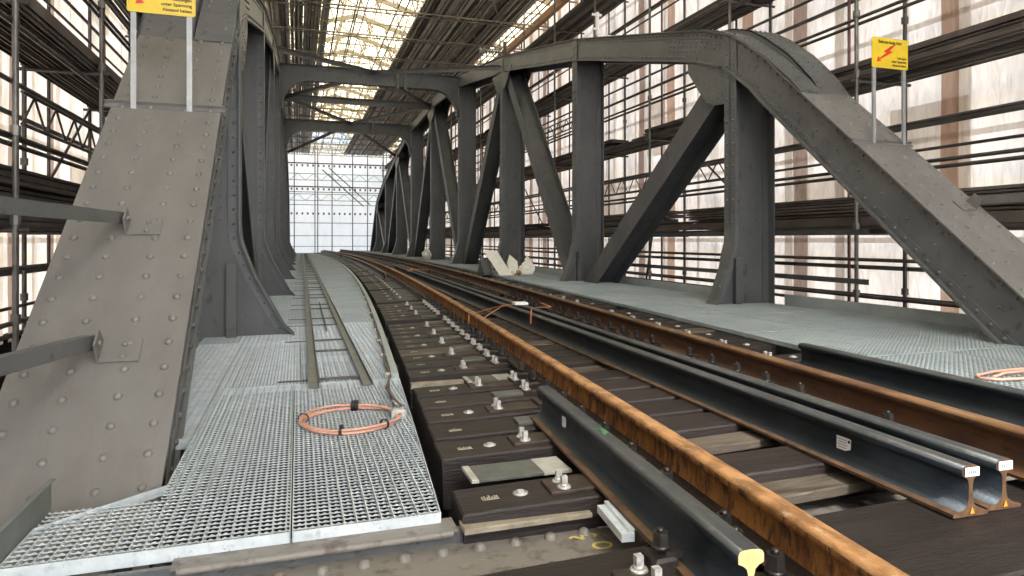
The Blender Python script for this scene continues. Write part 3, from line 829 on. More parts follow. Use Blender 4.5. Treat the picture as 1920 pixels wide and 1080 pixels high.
# cross girders and stringers
for k in range(0, 11):
    s = NODE[k]
    m = MB(); m.box(-0.6, 5.98, s - 0.01, s + 0.01, -0.85, -0.14); m.box(-0.6, 5.98, s - 0.15, s + 0.15, -0.14, -0.12) if k else m.box(-0.6, 5.98, 2.30, 2.5, -0.145, -0.14)
    BB(m, 'cross_girder', 'paint_d')
for x in (0.95, 2.6, 4.2):
    m = MB(); m.box(x - 0.01, x + 0.01, 2.6, 59, -0.7, -0.17); BB(m, 'stringer', 'paint_d')
# end girder at the near end with flange, rivets and chalk number
m = MB(); m.box(-2.0, 7.2, 1.62, 2.565, -0.125, -0.10)
m.box(-2.0, 7.2, 1.7, 1.72, -0.9, -0.125)
x = -1.9
while x < 1.9:
    for y in (2.26, 2.485): m.rivet((x + (0.075 if y > 2.3 else 0), y, -0.10), (0, 0, 1), 0.026, 12)
    x += 0.147
eg = BB(m, 'end_girder', 'girder')
m = MB(); m.box(-2.0, 1.16, 2.56, 2.585, -0.10, -0.045)
x = -1.9
while x < 1.15: m.rivet((x, 2.565, -0.072), (0, -1, 0), 0.015, 8); x += 0.235
BB(m, 'seat_angle', 'paint_d', eg)
m = MB(); m.box(-0.42, 0.60, 2.535, 2.66, -0.045, -0.038)
m.tube([(-0.40, 2.54, -0.052), (0.58, 2.54, -0.052)], 0.014, 8)
BB(m, 'seat_flange', 'girder', eg)
m = MB(); m.bbox(0.615, 1.155, 2.49, 2.585, -0.043, -0.022, 0.003)
BB(m, 'packing_strip', 'board', eg)
# chalk 20
def stroke(m, pts, z, w=0.012, t=0.002):
    for a, b in zip(pts[:-1], pts[1:]): m.bar((a[0], a[1], z), (b[0], b[1], z), w, t)
m = MB()
def T(p): # rotate by 90 deg: readable from the right
    return (1.09 + p[0] * 1.1, 2.40 + p[1] * 1.1)
stroke(m, [T(p) for p in ((-0.045, 0.05), (-0.03, 0.062), (0.0, 0.03), (0.005, 0.062), (0.04, 0.066), (0.06, 0.05), (0.045, 0.038))], -0.0985)
stroke(m, [T((0.045 + 0.034 * math.cos(a), -0.035 + 0.024 * math.sin(a))) for a in [i * math.pi / 8 for i in range(17)]], -0.0985)
BB(m, 'chalk_number', 'chalk', eg)
m = MB(); m.add([(1.19, 2.50, -0.097), (1.24, 2.495, -0.097), (1.25, 2.54, -0.097), (1.20, 2.55, -0.097), (1.18, 2.53, -0.097)], [(0, 1, 2, 3, 4)]); BB(m, 'paint_spot', 'white', eg)

# handrails and brackets on the end posts
def ep_pt(xo, s, side):  # on the end post plate
    return Vector((xo, s, epz(s) + 1.10))
nrm = Vector((0, -0.66, 0.75))
tdir = Vector((0, 0.75, 0.66))
def bracket(xc, s, sgn):
    m = MB(); c = ep_pt(xc, s, None) + nrm * 0.02
    x0, x1 = (xc, xc + 0.19 * sgn)
    p = [Vector((x, 0, 0)) + Vector((0, c.y, c.z)) + tdir * k * 0.075 for x in (x0, x1) for k in (-1, 1)]
    vs = p + [q + nrm * 0.008 for q in p]
    m.add(vs, [(0, 1, 3, 2), (4, 6, 7, 5), (0, 4, 5, 1), (2, 3, 7, 6), (0, 2, 6, 4), (1, 5, 7, 3)])
    q0 = Vector((x0, c.y, c.z)); vs = []
    for dx in (-0.005, 0.005):
        vs += [q0 + Vector((dx, 0, 0)) - tdir * 0.075, q0 + Vector((dx, 0, 0)) + tdir * 0.075, q0 + Vector((dx, 0, 0)) + tdir * 0.055 + nrm * 0.12, q0 + Vector((dx, 0, 0)) - tdir * 0.055 + nrm * 0.12]
    m.add(vs, [(0, 1, 2, 3), (7, 6, 5, 4), (0, 4, 5, 1), (1, 5, 6, 2), (2, 6, 7, 3), (3, 7, 4, 0)])
    for k in (-0.04, 0.04): m.rivet(Vector((x0 + 0.11 * sgn, c.y, c.z)) + tdir * k + nrm * 0.008, nrm, 0.018, 8)
    m.prism(q0 + nrm * 0.075 + Vector((0.005 * sgn, 0, 0)), 0.014, 0.012, 6, (sgn, 0, 0))
    return BB(m, 'rail_bracket', 'paint_top'), q0 + nrm * 0.075
for (xc, s, sgn, dxy) in ((-1.02, 4.74, 1, (-0.27, -1.9)), (-0.985, 3.98, 1, (-0.28, -1.2)), (6.62, 5.05, -1, (0.25, -1.9)), (6.62, 4.28, -1, (0.28, -1.9))):
    b, q = bracket(xc, s, sgn)
    m = MB(); q2 = q + Vector((dxy[0], dxy[1], 0.02)); m.bar(q + Vector((-0.02 * sgn, 0.03, 0)), q2, 0.012, 0.075)
    m.bar(q + Vector((-0.05 * sgn, 0.03, 0.034)), q2 + Vector((-0.03 * sgn, 0, 0.034)), 0.06, 0.008)
    BB(m, 'handrail', 'paint')
# cross bars carrying the signs, splice line
for side, xin, sg in SIDES:
    s = 5.86 if side == 'left' else 5.92; m = MB(); c = Vector((0, s, epz(s) + 1.10)) + nrm * 0.018
    xa, xb = sorted((xin + sg * -0.06, xin + sg * 0.80))
    m.bar((xa, c.y, c.z), (xb, c.y, c.z), 0.012, 0.06, up=nrm); m.bar((xa, c.y - 0.02, c.z - 0.018), (xb, c.y - 0.02, c.z - 0.018), 0.06, 0.01, up=nrm)
    BB(m, 'sign_bar', 'paint_top')
    s = 3.52; m = MB(); pa = [(2.7, epz(2.7) + 1.1), (s, epz(s) + 1.1)]
    m.band(offset(pa, -0.022), offset(pa, -0.016), *sorted((xin + sg * -0.03, xin + sg * 0.75))); BB(m, 'splice_plate', 'paint_top')

# railing lugs across the bays outside the right posts
for side, xin, sg in SIDES:
    for h, z in ((0.42, 0.42), (1.05, 1.05)):
        m = MB(); x = xin + sg * 0.80
        m.bar((x, 6.5, z + 0.15), (x, 58, z + 0.15), 0.012, 0.07)
        BB(m, 'handrail', 'paint_d')

# ------------------------------------------------------------------ signs
def text_obj(s, size, mt, parent, loc, align='LEFT', name='lettering'):
    cu = bpy.data.curves.new(name, 'FONT'); cu.body = s; cu.size = size; cu.align_x = align; cu.extrude = 0.0008; cu.offset = 0.0007
    o = bpy.data.objects.new(name, cu); col.objects.link(o)
    dg = bpy.context.evaluated_depsgraph_get(); me = bpy.data.meshes.new_from_object(o.evaluated_get(dg))
    bpy.data.objects.remove(o); o = bpy.data.objects.new(name, me); me.materials.clear(); me.materials.append(M[mt]); col.objects.link(o)
    o.parent = parent; o.location = loc; o.rotation_euler = (R(90), 0, 0); return o
def sign(x0, x1, y, zfoot0, zfoot1, zb, side):
    w = x1 - x0 + 0.05; h = 0.345 if side == 'right' else 0.36
    root = empty('warning_sign', ((x0 + x1) / 2, y, zfoot0)); tag(root, f'yellow high voltage warning sign with red arrow on the {side} end post', 'sign', 'yellow warning signs on the end posts')
    cx = (x0 + x1) / 2
    for x, zf in ((x0 + 0.02, zfoot0), (x1 - 0.02, zfoot1)):
        m = MB(); m.box(x - cx - 0.02, x - cx + 0.02, 0.0, 0.006, zf - zfoot0, zb - zfoot0 + h - 0.02); m.box(x - cx - 0.02, x - cx - 0.014, 0.006, 0.025, zf - zfoot0, zb - zfoot0 + h - 0.02)
        m.build('sign_post', M['signpost'], root)
    X0 = -w / 2; Z0 = zb - zfoot0
    m = MB(); r = 0.02; pts = []
    for (cx_, cz_, a0) in ((X0 + w - r, Z0 + h - r, 0), (X0 + r, Z0 + h - r, 90), (X0 + r, Z0 + r, 180), (X0 + w - r, Z0 + r, 270)):
        for k in range(5): a = R(a0 + k * 22.5); pts.append((cx_ + r * math.cos(a), cz_ + r * math.sin(a)))
    m.poly_y(pts, -0.006, -0.001); pn = m.build('sign_panel', M['sign'], root)
    m = MB(); k = w / 0.46
    arrow = [(0.30, 0.27), (0.235, 0.245), (0.145, 0.175), (0.185, 0.172), (0.095, 0.095), (0.078, 0.118), (0.055, 0.055), (0.115, 0.062), (0.10, 0.082), (0.27, 0.185), (0.222, 0.188)]
    m.poly_y([(X0 + a * k, Z0 + b + 0.01) for a, b in arrow], -0.0085, -0.0065); m.build('red_arrow', M['red'], pn)
    text_obj('Bahnerdung hier', 0.052, 'ink', pn, (X0 + w / 2 , -0.008, Z0 + h - 0.065), 'CENTER')
    for i, s in enumerate(('Leitungen', 'unter Spannung', 'Abstand halten')):
        text_obj(s, 0.035, 'ink', pn, (X0 + w - 0.025, -0.008, Z0 + 0.115 - i * 0.043), 'RIGHT')
    return root
sign(-1.235, -0.80, 5.80, hz(1.02), hz(1.02), hz(1.775), 'left')
sign(6.22, 6.70, 5.88, hz(1.10), hz(1.10), hz(1.965), 'right')

# ------------------------------------------------------------------ gratings
def grating(name, s0, s1, xl, xr, z, label, mt='galv', serr=False, notch=None, pl=0.038, px=0.048, group=None, cat='grating'):
    """xl(s), xr(s) lateral limits; cross bars along x, carrier bars along y"""
    H = 0.008; m = MB(); s = s0 + pl
    def lim(s):
        a, b = xl(s), xr(s)
        if notch and s > notch[0]: a = max(a, notch[1])
        return a, b
    while s < s1 - 0.01:
        a, b = lim(s)
        if serr:
            st = 0.0120; n = int((b - a) / st); vs = []; 
            for i in range(n + 1):
                x = a + (b - a) * i / n; zz = z - (0.006 if i % 2 else 0.0)
                vs += [(x, s - 0.003, zz), (x, s + 0.003, zz), (x, s - 0.003, z - H), (x, s + 0.003, z - H)]
            fs = []
            for i in range(n):
                p = i * 4; q = p + 4; fs += [(p, q, q + 1, p + 1), (p, p + 2, q + 2, q), (p + 1, q + 1, q + 3, p + 3)]
            m.add(vs, fs)
        else:
            m.box(a, b, s - 0.003, s + 0.003, z - H, z)
        s += pl
    xs_ = min(lim(s0)[0], lim(s1)[0]); xe = max(xr(s0), xr(s1)); x = xs_ + px
    N = 6
    while x < xe - 0.01:
        # find contiguous range inside
        run = None; steps = 24
        for i in range(steps + 1):
            q = s0 + (s1 - s0) * i / steps; a, b = lim(q)
            ins = a <= x <= b
            if ins and run is None: run = q
            if run is not None and (not ins or i == steps):
                e = q if ins else q - (s1 - s0) / steps
                if e - run > 0.02: m.box(x - 0.0022, x + 0.0022, max(run, s0 + 0.0045), min(e, s1 - 0.0045), z - 0.032, z + 0.0015)
                run = None
        x += px
    # banding
    a, b = lim(s0 + 0.001); m.box(a, b, s0, s0 + 0.004, z - 0.048, z + 0.003)
    a, b = lim(s1); m.box(a, b, s1 - 0.004, s1, z - 0.036, z + 0.003)
    for f, sg in ((lambda q: lim(q)[0], 1), (lambda q: lim(q)[1], -1)):
        K = 8
        for i in range(K):
            qa, qb = s0 + (s1 - s0) * i / K, s0 + (s1 - s0) * (i + 1) / K
            m.bar((f(qa + .001), qa, z - 0.0165), (f(qb), qb, z - 0.0165), 0.004, 0.039)
    o = m.build(name, M[mt]); tag(o, label, cat, group); return o
GL = 'galvanised gratings of the left walkway'; GR = 'galvanised gratings of the right walkway'
SEAM = -0.022
grating('grating_panel', 2.62, 5.30, lambda s: -0.955, lambda s: SEAM - 0.006, 0.0, 'notched open steel grating beside the left end post, nearest the camera', serr=True, notch=(3.12, -0.555), group=GL)
grating('grating_panel', 2.62, 5.26, lambda s: SEAM + 0.004, lambda s: edge(s), 0.0, 'open steel grating under the copper coil', serr=True, group=GL)
grating('grating_panel', 4.02, 7.62, lambda s: -0.98, lambda s: -0.565, -0.004, 'narrow steel grating behind the left end post, left of the walkway', group=GL)
grating('grating_panel', 5.30, 7.62, lambda s: -0.555, lambda s: 0.02, 0.0, 'steel grating left of the cable tray start, in front of the first left post', serr=True, group=GL)
cuts = [5.28, 6.45, 7.62]
q = 7.62
while q < 58.5: q += 1.42; cuts.append(q)
for i in range(len(cuts) - 1):
    a, b = cuts[i] + 0.004, cuts[i + 1] - 0.004
    if i < 2: xl = lambda s: 0.03
    else: xl = lambda s: -0.60
    grating('grating_panel', a, b, xl, lambda s: edge(s), 0.0, f'galvanised grating of the left walkway, {nth(i + 1)} beyond the copper coil', 'galv' if i < 3 else 'galv_far', serr=(i < 3), group=GL)
# side strips behind left posts
q = 7.66; i = 0
while q < 58:
    i += 1; b = min(q + 5.6, 58.6)
    grating('grating_panel', q, b, lambda s: -1.0, lambda s: -0.61, -0.006, f'narrow grating between the left posts, {nth(i)} from the near end', 'galv_far', group=GL); q += 5.7
# toe plates
def toe(x, y0, y1, z0, h, label, group='toe plates along the walkways', slopex=None):
    m = MB()
    if slopex is None:
        m.box(x, x + 0.005, y0, y1, z0 - 0.03, z0 + h)
        m.box(x, x + 0.02, y0, y1, z0 + h, z0 + h + 0.003)
    o = m.build('toe_plate', M['galv_far' if z0 > 0.1 else 'tray']); tag(o, label, 'toe plate', group); return o
toe(-0.968, 2.62, 3.17, 0.0, 0.115, 'galvanised toe plate at the left edge of the nearest grating')
toe(-0.992, 4.1, 7.6, 0.0, 0.14, 'galvanised toe plate behind the left end post')
for i in range(9):
    toe(6.66, NODE[i + 1] + 0.22, NODE[i + 2] - 0.22 if i < 9 else 60, 0.17, 0.13, f'galvanised toe plate between right posts, {nth(i + 2)} from the near end')
toe(6.80, 2.4, NODE[1] - 0.2, 0.17, 0.13, 'galvanised toe plate below the right end post')
# curb along the left walkway edge
m = MB(); pts = [5.3 + i * 0.9 for i in range(60)]; pts = [p for p in pts if p < 59]
for a, b in zip(pts[:-1], pts[1:]):
    m.bar((edge(a) - 0.03, a, 0.018), (edge(b) - 0.03, b, 0.018), 0.055, 0.03)
tag(m.build('edge_curb', M['galv_far']), 'low galvanised curb following the curved edge of the left walkway', 'curb')
m = MB()
P = []
s = 4.35
while s < 40:
    P.append((edge(s) - 0.075 + 0.01 * math.sin(s * 5) + (0.0 if s > 5.3 else -0.02), s, 0.014 + 0.012 * abs(math.sin(s * 2.2)))); s += 0.25
m.tube(P, 0.009, 6)
ec = m.build('edge_cable', M['cable']); tag(ec, 'thin grey brown cable clipped along the edge of the left walkway', 'cable')
m = MB()
s = 4.5
for k in range(36):
    s = 4.45 + k * 0.92 if k else 4.45
    m.bbox(edge(s) - 0.11, edge(s) - 0.045, s - 0.03, s + 0.03, 0.002, 0.03, 0.008)
o = m.build('cable_clip', M['nut'], ec); o['kind'] = 'stuff'
# right walkway
q = 1.3; i = 0
while q < 58.5:
    i += 1; b = q + 1.42
    mid = max(5.2, edge(q) + 3.45 + 0.9)
    grating('grating_panel', q, b - 0.006, lambda s: edge(s) + 3.46, lambda s, mid=mid: mid - 0.004, 0.17, f'grating beside the track on the right walkway, {nth(i)} row from the near end', 'galv_far', group=GR)
    grating('grating_panel', q, b - 0.006, lambda s, mid=mid: mid + 0.002, lambda s: 6.62 if s > 7 else 7.3, 0.17, f'grating along the truss on the right walkway, {nth(i)} row from the near end', 'galv_far', group=GR)
    q = b

# ------------------------------------------------------------------ cable tray
root = empty('cable_tray', (0.3, 5.05, 0)); tag(root, 'long ladder of two zinc channels with rungs lying on the left walkway', 'cable tray')
OT = Vector((0.3, 5.05, 0))
def BT(mb, name, mt='tray'):
    mb.v = [tuple(Vector(p) - OT) for p in mb.v]; return mb.build(name, M[mt], root)
def lx(s): return 0.115 + 0.0065 * (s - 5)
def rx(s): return 0.50 + 0.0045 * (s - 5)
for f in (lx, rx):
    m = MB(); a, b = 5.07, 57.0
    for dx, w, z0, z1 in ((0, 0.075, 0.006, 0.010), (-0.036, 0.004, 0.010, 0.04), (0.036, 0.004, 0.010, 0.04)):
        m.bar((f(a) + dx, a, (z0 + z1) / 2), (f(b) + dx, b, (z0 + z1) / 2), w, z1 - z0)
    BT(m, 'channel')
s = 5.38; i = 0
while s < 56:
    m = MB(); m.box(lx(s) + 0.04, rx(s) - 0.04, s - 0.014, s + 0.014, 0.006, 0.022); BT(m, 'rung', 'tube'); 
    if i % 2 == 0 or s > 8:
        m = MB(); m.box(lx(s) - 0.26, lx(s) - 0.04, s - 0.012, s + 0.012, 0.005, 0.012); BT(m, 'rung', 'tube')
    s += 1.36 if i % 2 == 0 else 0.72; i += 1
m = MB(); m.tube([(0.33, 8.2, 0.012), (0.34, 9.5, 0.02), (0.36, 12, 0.012)], 0.008, 6); BT(m, 'loose_rod', 'tube')

# ------------------------------------------------------------------ copper coil
root = empty('copper_coil', (0.305, 4.12, 0.0)); tag(root, 'coil of copper cable tied with black tape lying on the grating', 'cable coil')
m = MB(); rnd = random.Random(2)
pts = []
for i in range(3 * 48 + 14):
    a = 2 * math.pi * i / 48; k = i // 48; r = 0.275 + 0.010 * (k % 3) + 0.006 * math.sin(a * 1.3 + k)
    pts.append((r * math.cos(a), r * 1.0 * math.sin(a), 0.014 + 0.013 * (k // 2) + 0.006 * math.sin(a * 2 + k * 1.7)))
m.tube(pts, 0.0085, 6); m.build('cable_turns', M['copper'], root)
for a in (80, 168, 255, 310):
    m = MB(); q = R(a); c = Vector((math.cos(q), math.sin(q), 0)); t = Vector((-math.sin(q), math.cos(q), 0)); ring = []
    for k in range(13):
        p = 2 * math.pi * k / 12; ring.append(c * (0.278 + 0.03 * math.cos(p)) + Vector((0, 0, 0.026 + 0.028 * math.sin(p))))
    w = 0.014 if a == 80 else 0.006
    for off_ in (-w, 0, w): m.tube([v + t * off_ for v in ring], 0.006 * 0.4 if w < .01 else 0.010, 6, False)
    m.build('tie', M['tape'], root)
m = MB(); m.tube([(0.27, 0.03, 0.03), (0.33, 0.12, 0.04), (0.30, 0.3, 0.05), (0.31, 0.75, 0.02), (0.40, 1.2, 0.02)], 0.008, 6); m.build('cable_tail', M['cable'], root)
m = MB(); m.bbox(0.245, 0.33, -0.02, 0.05, 0.0, 0.05, 0.012); m.build('cable_lug', M['nut'], root)
m = MB(); m.tube([(4.62, 3.10, 0.185), (4.38, 3.14, 0.185), (4.30, 3.21, 0.185), (4.36, 3.28, 0.185), (4.6, 3.34, 0.185), (5.1, 3.36, 0.185)], 0.010, 6); m.tube([(4.40, 3.20, 0.185), (4.6, 3.27, 0.188), (5.1, 3.30, 0.185)], 0.010, 6)
tag(m.build('cable_loop', M['copper']), 'pinkish copper cable loop lying on the right walkway grating', 'cable')

# ------------------------------------------------------------------ rails
HP = [(0.075, 0.0), (0.075, 0.0115), (0.05, 0.017), (0.028, 0.026), (0.013, 0.042), (0.0085, 0.065), (0.0083, 0.105), (0.012, 0.122), (0.022, 0.131), (0.0355, 0.137), (0.036, 0.157), (0.032, 0.166), (0.022, 0.1705), (0.0, 0.172)]
HP = [(a * 1.11, b * 1.11) for a, b in HP]
PROF = HP + [(-x, z) for x, z in reversed(HP[:-1])]
def rail(name, f, s0, s1, z0, mats, label, group, step=0.6, ends=None, cut=0.0):
    """mats: body, head, foot"""
    m = MB(); n = len(PROF); ss = []
    s = s0
    while s < s1: ss.append(s); s += step
    ss.append(s1); rings = []
    for s in ss:
        dx = (f(s + 0.01) - f(s - 0.01)) / 0.02; t = Vector((dx, 1)).normalized(); nx = Vector((t[1], -t[0]))
        z = z0(s) if callable(z0) else z0
        rings.append([(f(s) + nx[0] * px, s + nx[1] * px + cut * (pz / 0.191 if s == s0 else 0), z + pz) for px, pz in PROF])
    for i in range(len(rings) - 1):
        for k in range(n):
            j = (k + 1) % n; za = (PROF[k][1] + PROF[j][1]) / 2
            m.cur = 1 if (za > 0.176) else (2 if za < (0.042 if mats[0] == 'rust' else 0.016) else 0)
            m.add([rings[i][k], rings[i][j], rings[i + 1][j], rings[i + 1][k]], [(0, 1, 2, 3)], za > 0.022 and za < 0.1886)
    m.cur = 3; m.add(rings[0], [tuple(range(n))]); m.cur = 3; m.add(rings[-1], [tuple(reversed(range(n)))])
    o = m.build(name, [M[k] for k in mats]); 
    import bmesh
    bm = bmesh.new(); bm.from_mesh(o.data); bmesh.ops.remove_doubles(bm, verts=bm.verts, dist=0.0004); bmesh.ops.recalc_face_normals(bm, faces=bm.faces); bm.to_mesh(o.data); bm.free()
    tag(o, label, 'rail', group); return o
OL, OR_ = 0.992, 2.40
lr = rail('running_rail', lambda s: edge(s) + OL, 0.6, 58.5, zs(OL) + 0.034, ('rust', 'rust_top', 'foot_dk', 'saw'), 'bright orange rusted running rail bolted to the sleepers, left rail of the track', 'running rails of the track')
rail('running_rail', lambda s: edge(s) + OR_, 0.6, 58.5, zs(OR_) + 0.034, ('rust_dk', 'rust_dk_top', 'rust_dk', 'saw'), 'brown rusted running rail on the right side of the track', 'running rails of the track')
GN = 'new dark rails laid loose'
rc = rail('loose_rail', lambda s: edge(s) + 0.745, 1.54, 3.65, zs(0.745) + 0.016, ('blue', 'blue_top', 'foot', 'cut'), 'short blue grey rail with yellow cut end and green paint mark', GN, 0.3)
fa = lambda s: 2.31 + 0.0372 * s
za_ = lambda s: zs(fa(s) - edge(s)) + 0.003
zb_ = lambda s: zs(fa(s) + 0.172 - edge(s)) + 0.003
ra = rail('loose_rail', fa, 1.81, 22.8, za_, ('blue', 'blue_top', 'foot', 'saw'), 'new dark rail with white sticker lying between the running rails, left of the pair', GN)
rb = rail('loose_rail', lambda s: fa(s) + 0.172, 1.81, 23.1, zb_, ('blue', 'blue_top', 'foot', 'saw'), 'new dark rail lying between the running rails, right of the pair', GN)
rail('loose_rail', lambda s: 3.478 + 0.042 * s, 0.5, 4.1, zs(2.98) + 0.024, ('blue', 'blue_top', 'blue', 'saw'), 'short black rail lying beside the right walkway', GN)
rail('guard_rail', lambda s: edge(s) + 0.66, 17.5, 40.0, zs(0.66) + 0.016, ('blue', 'blue_top', 'foot', 'saw'), 'far dark guard rail beside the left running rail', 'guard rails beside the left running rail')
rail('guard_rail', lambda s: edge(s) + 0.66, 41.0, 57.0, zs(0.66) + 0.016, ('blue', 'blue_top', 'foot', 'saw'), 'farthest guard rail beside the left running rail, near the end wall', 'guard rails beside the left running rail')

def face_card(parent, c, u, v, w, h, mt, name, t=0.0015, lift=0.0012):
    c = Vector(c); u = Vector(u).normalized(); v = Vector(v).normalized(); n = u.cross(v).normalized()
    m = MB(); p = [c + u * (w / 2 * a) + v * (h / 2 * b) + n * lift for a, b in ((-1, -1), (1, -1), (1, 1), (-1, 1))]
    m.add(p + [q + n * t for q in p], [(0, 1, 2, 3), (7, 6, 5, 4), (0, 4, 5, 1), (1, 5, 6, 2), (2, 6, 7, 3), (3, 7, 4, 0)])
    return m.build(name, M[mt], parent)
# stickers on rail webs (left side of web faces -x)
zA = za_(1.81)
for (par, f, s, zz, w, h) in ((ra, fa, 2.42, za_(2.42) + 0.09, 0.085, 0.060), (rc, lambda s: edge(s) + 0.745, 3.22, zs(.745) + 0.016 + 0.092, 0.05, 0.055)):
    st = face_card(par, (f(s) - 0.0098, s, zz), (0.04, -1, 0), (0, 0, 1), w, h, 'white', 'sticker', lift=-0.004 + 0.005)
    if par is ra:
        for k in range(4): face_card(st, (f(s) - 0.0125, s - 0.0 + (0.008 if k else 0.012), zz + 0.018 - k * 0.012), (0.04, -1, 0), (0, 0, 1), 0.055 - 0.008 * (k % 2), 0.003, 'inkgrey', 'print_line', t=0.0006)
        face_card(st, (f(s) - 0.0125, s - 0.03, zz + 0.016), (0.04, -1, 0), (0, 0, 1), 0.012, 0.012, 'ink', 'print_block', t=0.0006)
# end face labels and triangles
for par, off_ in ((ra, 0.0), (rb, 0.172)):
    x = fa(1.81) + off_; z0 = zA + (0.172 * TILT if off_ else 0)
    c = face_card(par, (x, 1.8065, z0 + 0.167), (1, -0.036, 0), (0, 0, 1), 0.068, 0.033, 'white', 'end_label')
    for k in range(4): face_card(c, (x - 0.018 + k * 0.011, 1.8045, z0 + 0.166), (1, -0.036, 0), (0, 0, 1), 0.006, 0.011, 'inkgrey', 'print_mark', t=0.0006)
    m = MB(); m.poly_y([(x - 0.010, z0 + 0.012), (x + 0.012, z0 + 0.012), (x + 0.001, z0 + 0.036)], 1.8045, 1.8065); m.build('triangle_mark', M['orange'], par)
# green paint mark
m = MB(); s = 2.70; x = edge(s) + 0.745; z = zs(.745) + 0.016 + 0.1915
m.add([(x - 0.034, s - 0.04, z - 0.010), (x - 0.01, s - 0.05, z), (x + 0.018, s - 0.03, z), (x + 0.02, s + 0.03, z), (x - 0.012, s + 0.045, z), (x - 0.032, s + 0.03, z - 0.007)], [(0, 1, 2, 3, 4, 5)])
m.build('paint_mark', M['green'], rc)

# strap around rails
root = empty('lashing_strap', (2.1, 7.3, 0.3)); tag(root, 'orange lashing strap with white tag tied across the left rail and loose rails', 'strap')
OS = Vector((2.1, 7.3, 0.3))
def BS(mb, name, mt): mb.v = [tuple(Vector(p) - OS) for p in mb.v]; return mb.build(name, M[mt], root)
zt_ = zs(OL) + 0.018 + 0.191
xr_ = lambda s: edge(s) + OL
m = MB()
def ribn(pts, w=0.022): 
    for a, b in zip(pts[:-1], pts[1:]): m.bar(a, b, w, 0.004, up=(0, 0.3, 1))
ribn([(xr_(7.4) - 0.045, 7.4, 0.14), (xr_(7.4) - 0.04, 7.4, zt_ + 0.003), (xr_(7.4) + 0.04, 7.4, zt_ + 0.004), (2.22, 7.35, 0.33), (2.45, 7.35, 0.365)])
ribn([(xr_(6.9) + 0.03, 6.9, zt_ + 0.004), (2.2, 7.2, 0.34), (2.47, 7.32, 0.36)], 0.02)
ribn([(fa(7.1) - 0.05, 7.1, 0.14), (fa(7.1) - 0.04, 7.1, 0.325), (fa(7.1) + 0.2, 7.1, 0.33), (fa(7.6) + 0.25, 7.6, 0.33)], 0.015)
BS(m, 'webbing', 'strap')
m = MB(); m.bbox(2.40, 2.56, 7.28, 7.40, 0.345, 0.375, 0.01); BS(m, 'tag', 'white')
m = MB()
zt2 = 0.34
for a, b in (((2.6, 16.4, .34), (3.0, 17.0, .35)), ((2.55, 16.0, .34), (2.9, 17.4, .35)), ((2.7, 17.5, .34), (3.1, 16.4, .35))): m.bar(a, b, 0.05, 0.01)
tag(m.build('lashing_strap', M['strap']), 'small tangled orange strap near the far end of the loose rails', 'strap')

# ------------------------------------------------------------------ sleepers
# local frame: origin at left end of sleeper top (offset +0.04), x along the sleeper
W2 = 0.136
def part_plate(parent, x0, x1, w, z=0.0, t=0.018, mt='plate', name='baseplate'):
    m = MB(); m.bbox(x0, x1, -w, w, z + 0.0005, z + t, 0.004); return m.build(name, M[mt], parent)
def screw(parent, x, y, z, big=True):
    m = MB(); m.prism((x, y, z), 0.030, 0.008, 14, rt=0.027); m.prism((x, y, z + 0.008), 0.021, 0.010, 12, rt=0.016)
    m.box(x - 0.0125, x + 0.0125, y - 0.012, y + 0.012, z + 0.016, z + 0.050)
    return m.build('coach_screw', M['nut'], parent)
def clipbolt(parent, x, y, z, sgn):
    m = MB(); m.bbox(x - 0.045, x + 0.035, y - 0.05, y + 0.05, z, z + 0.045, 0.01); m.bar((x, y, z + 0.052), (x + sgn * 0.06, y, z + 0.040), 0.07, 0.02)
    m.prism((x, y, z + 0.062), 0.032, 0.010, 14, rt=0.028); m.prism((x, y, z + 0.072), 0.027, 0.040, 6, rt=0.026); m.prism((x, y, z + 0.112), 0.0135, 0.012, 10, rt=0.011)
    return m.build('clip_bolt', M['bolt'], parent)
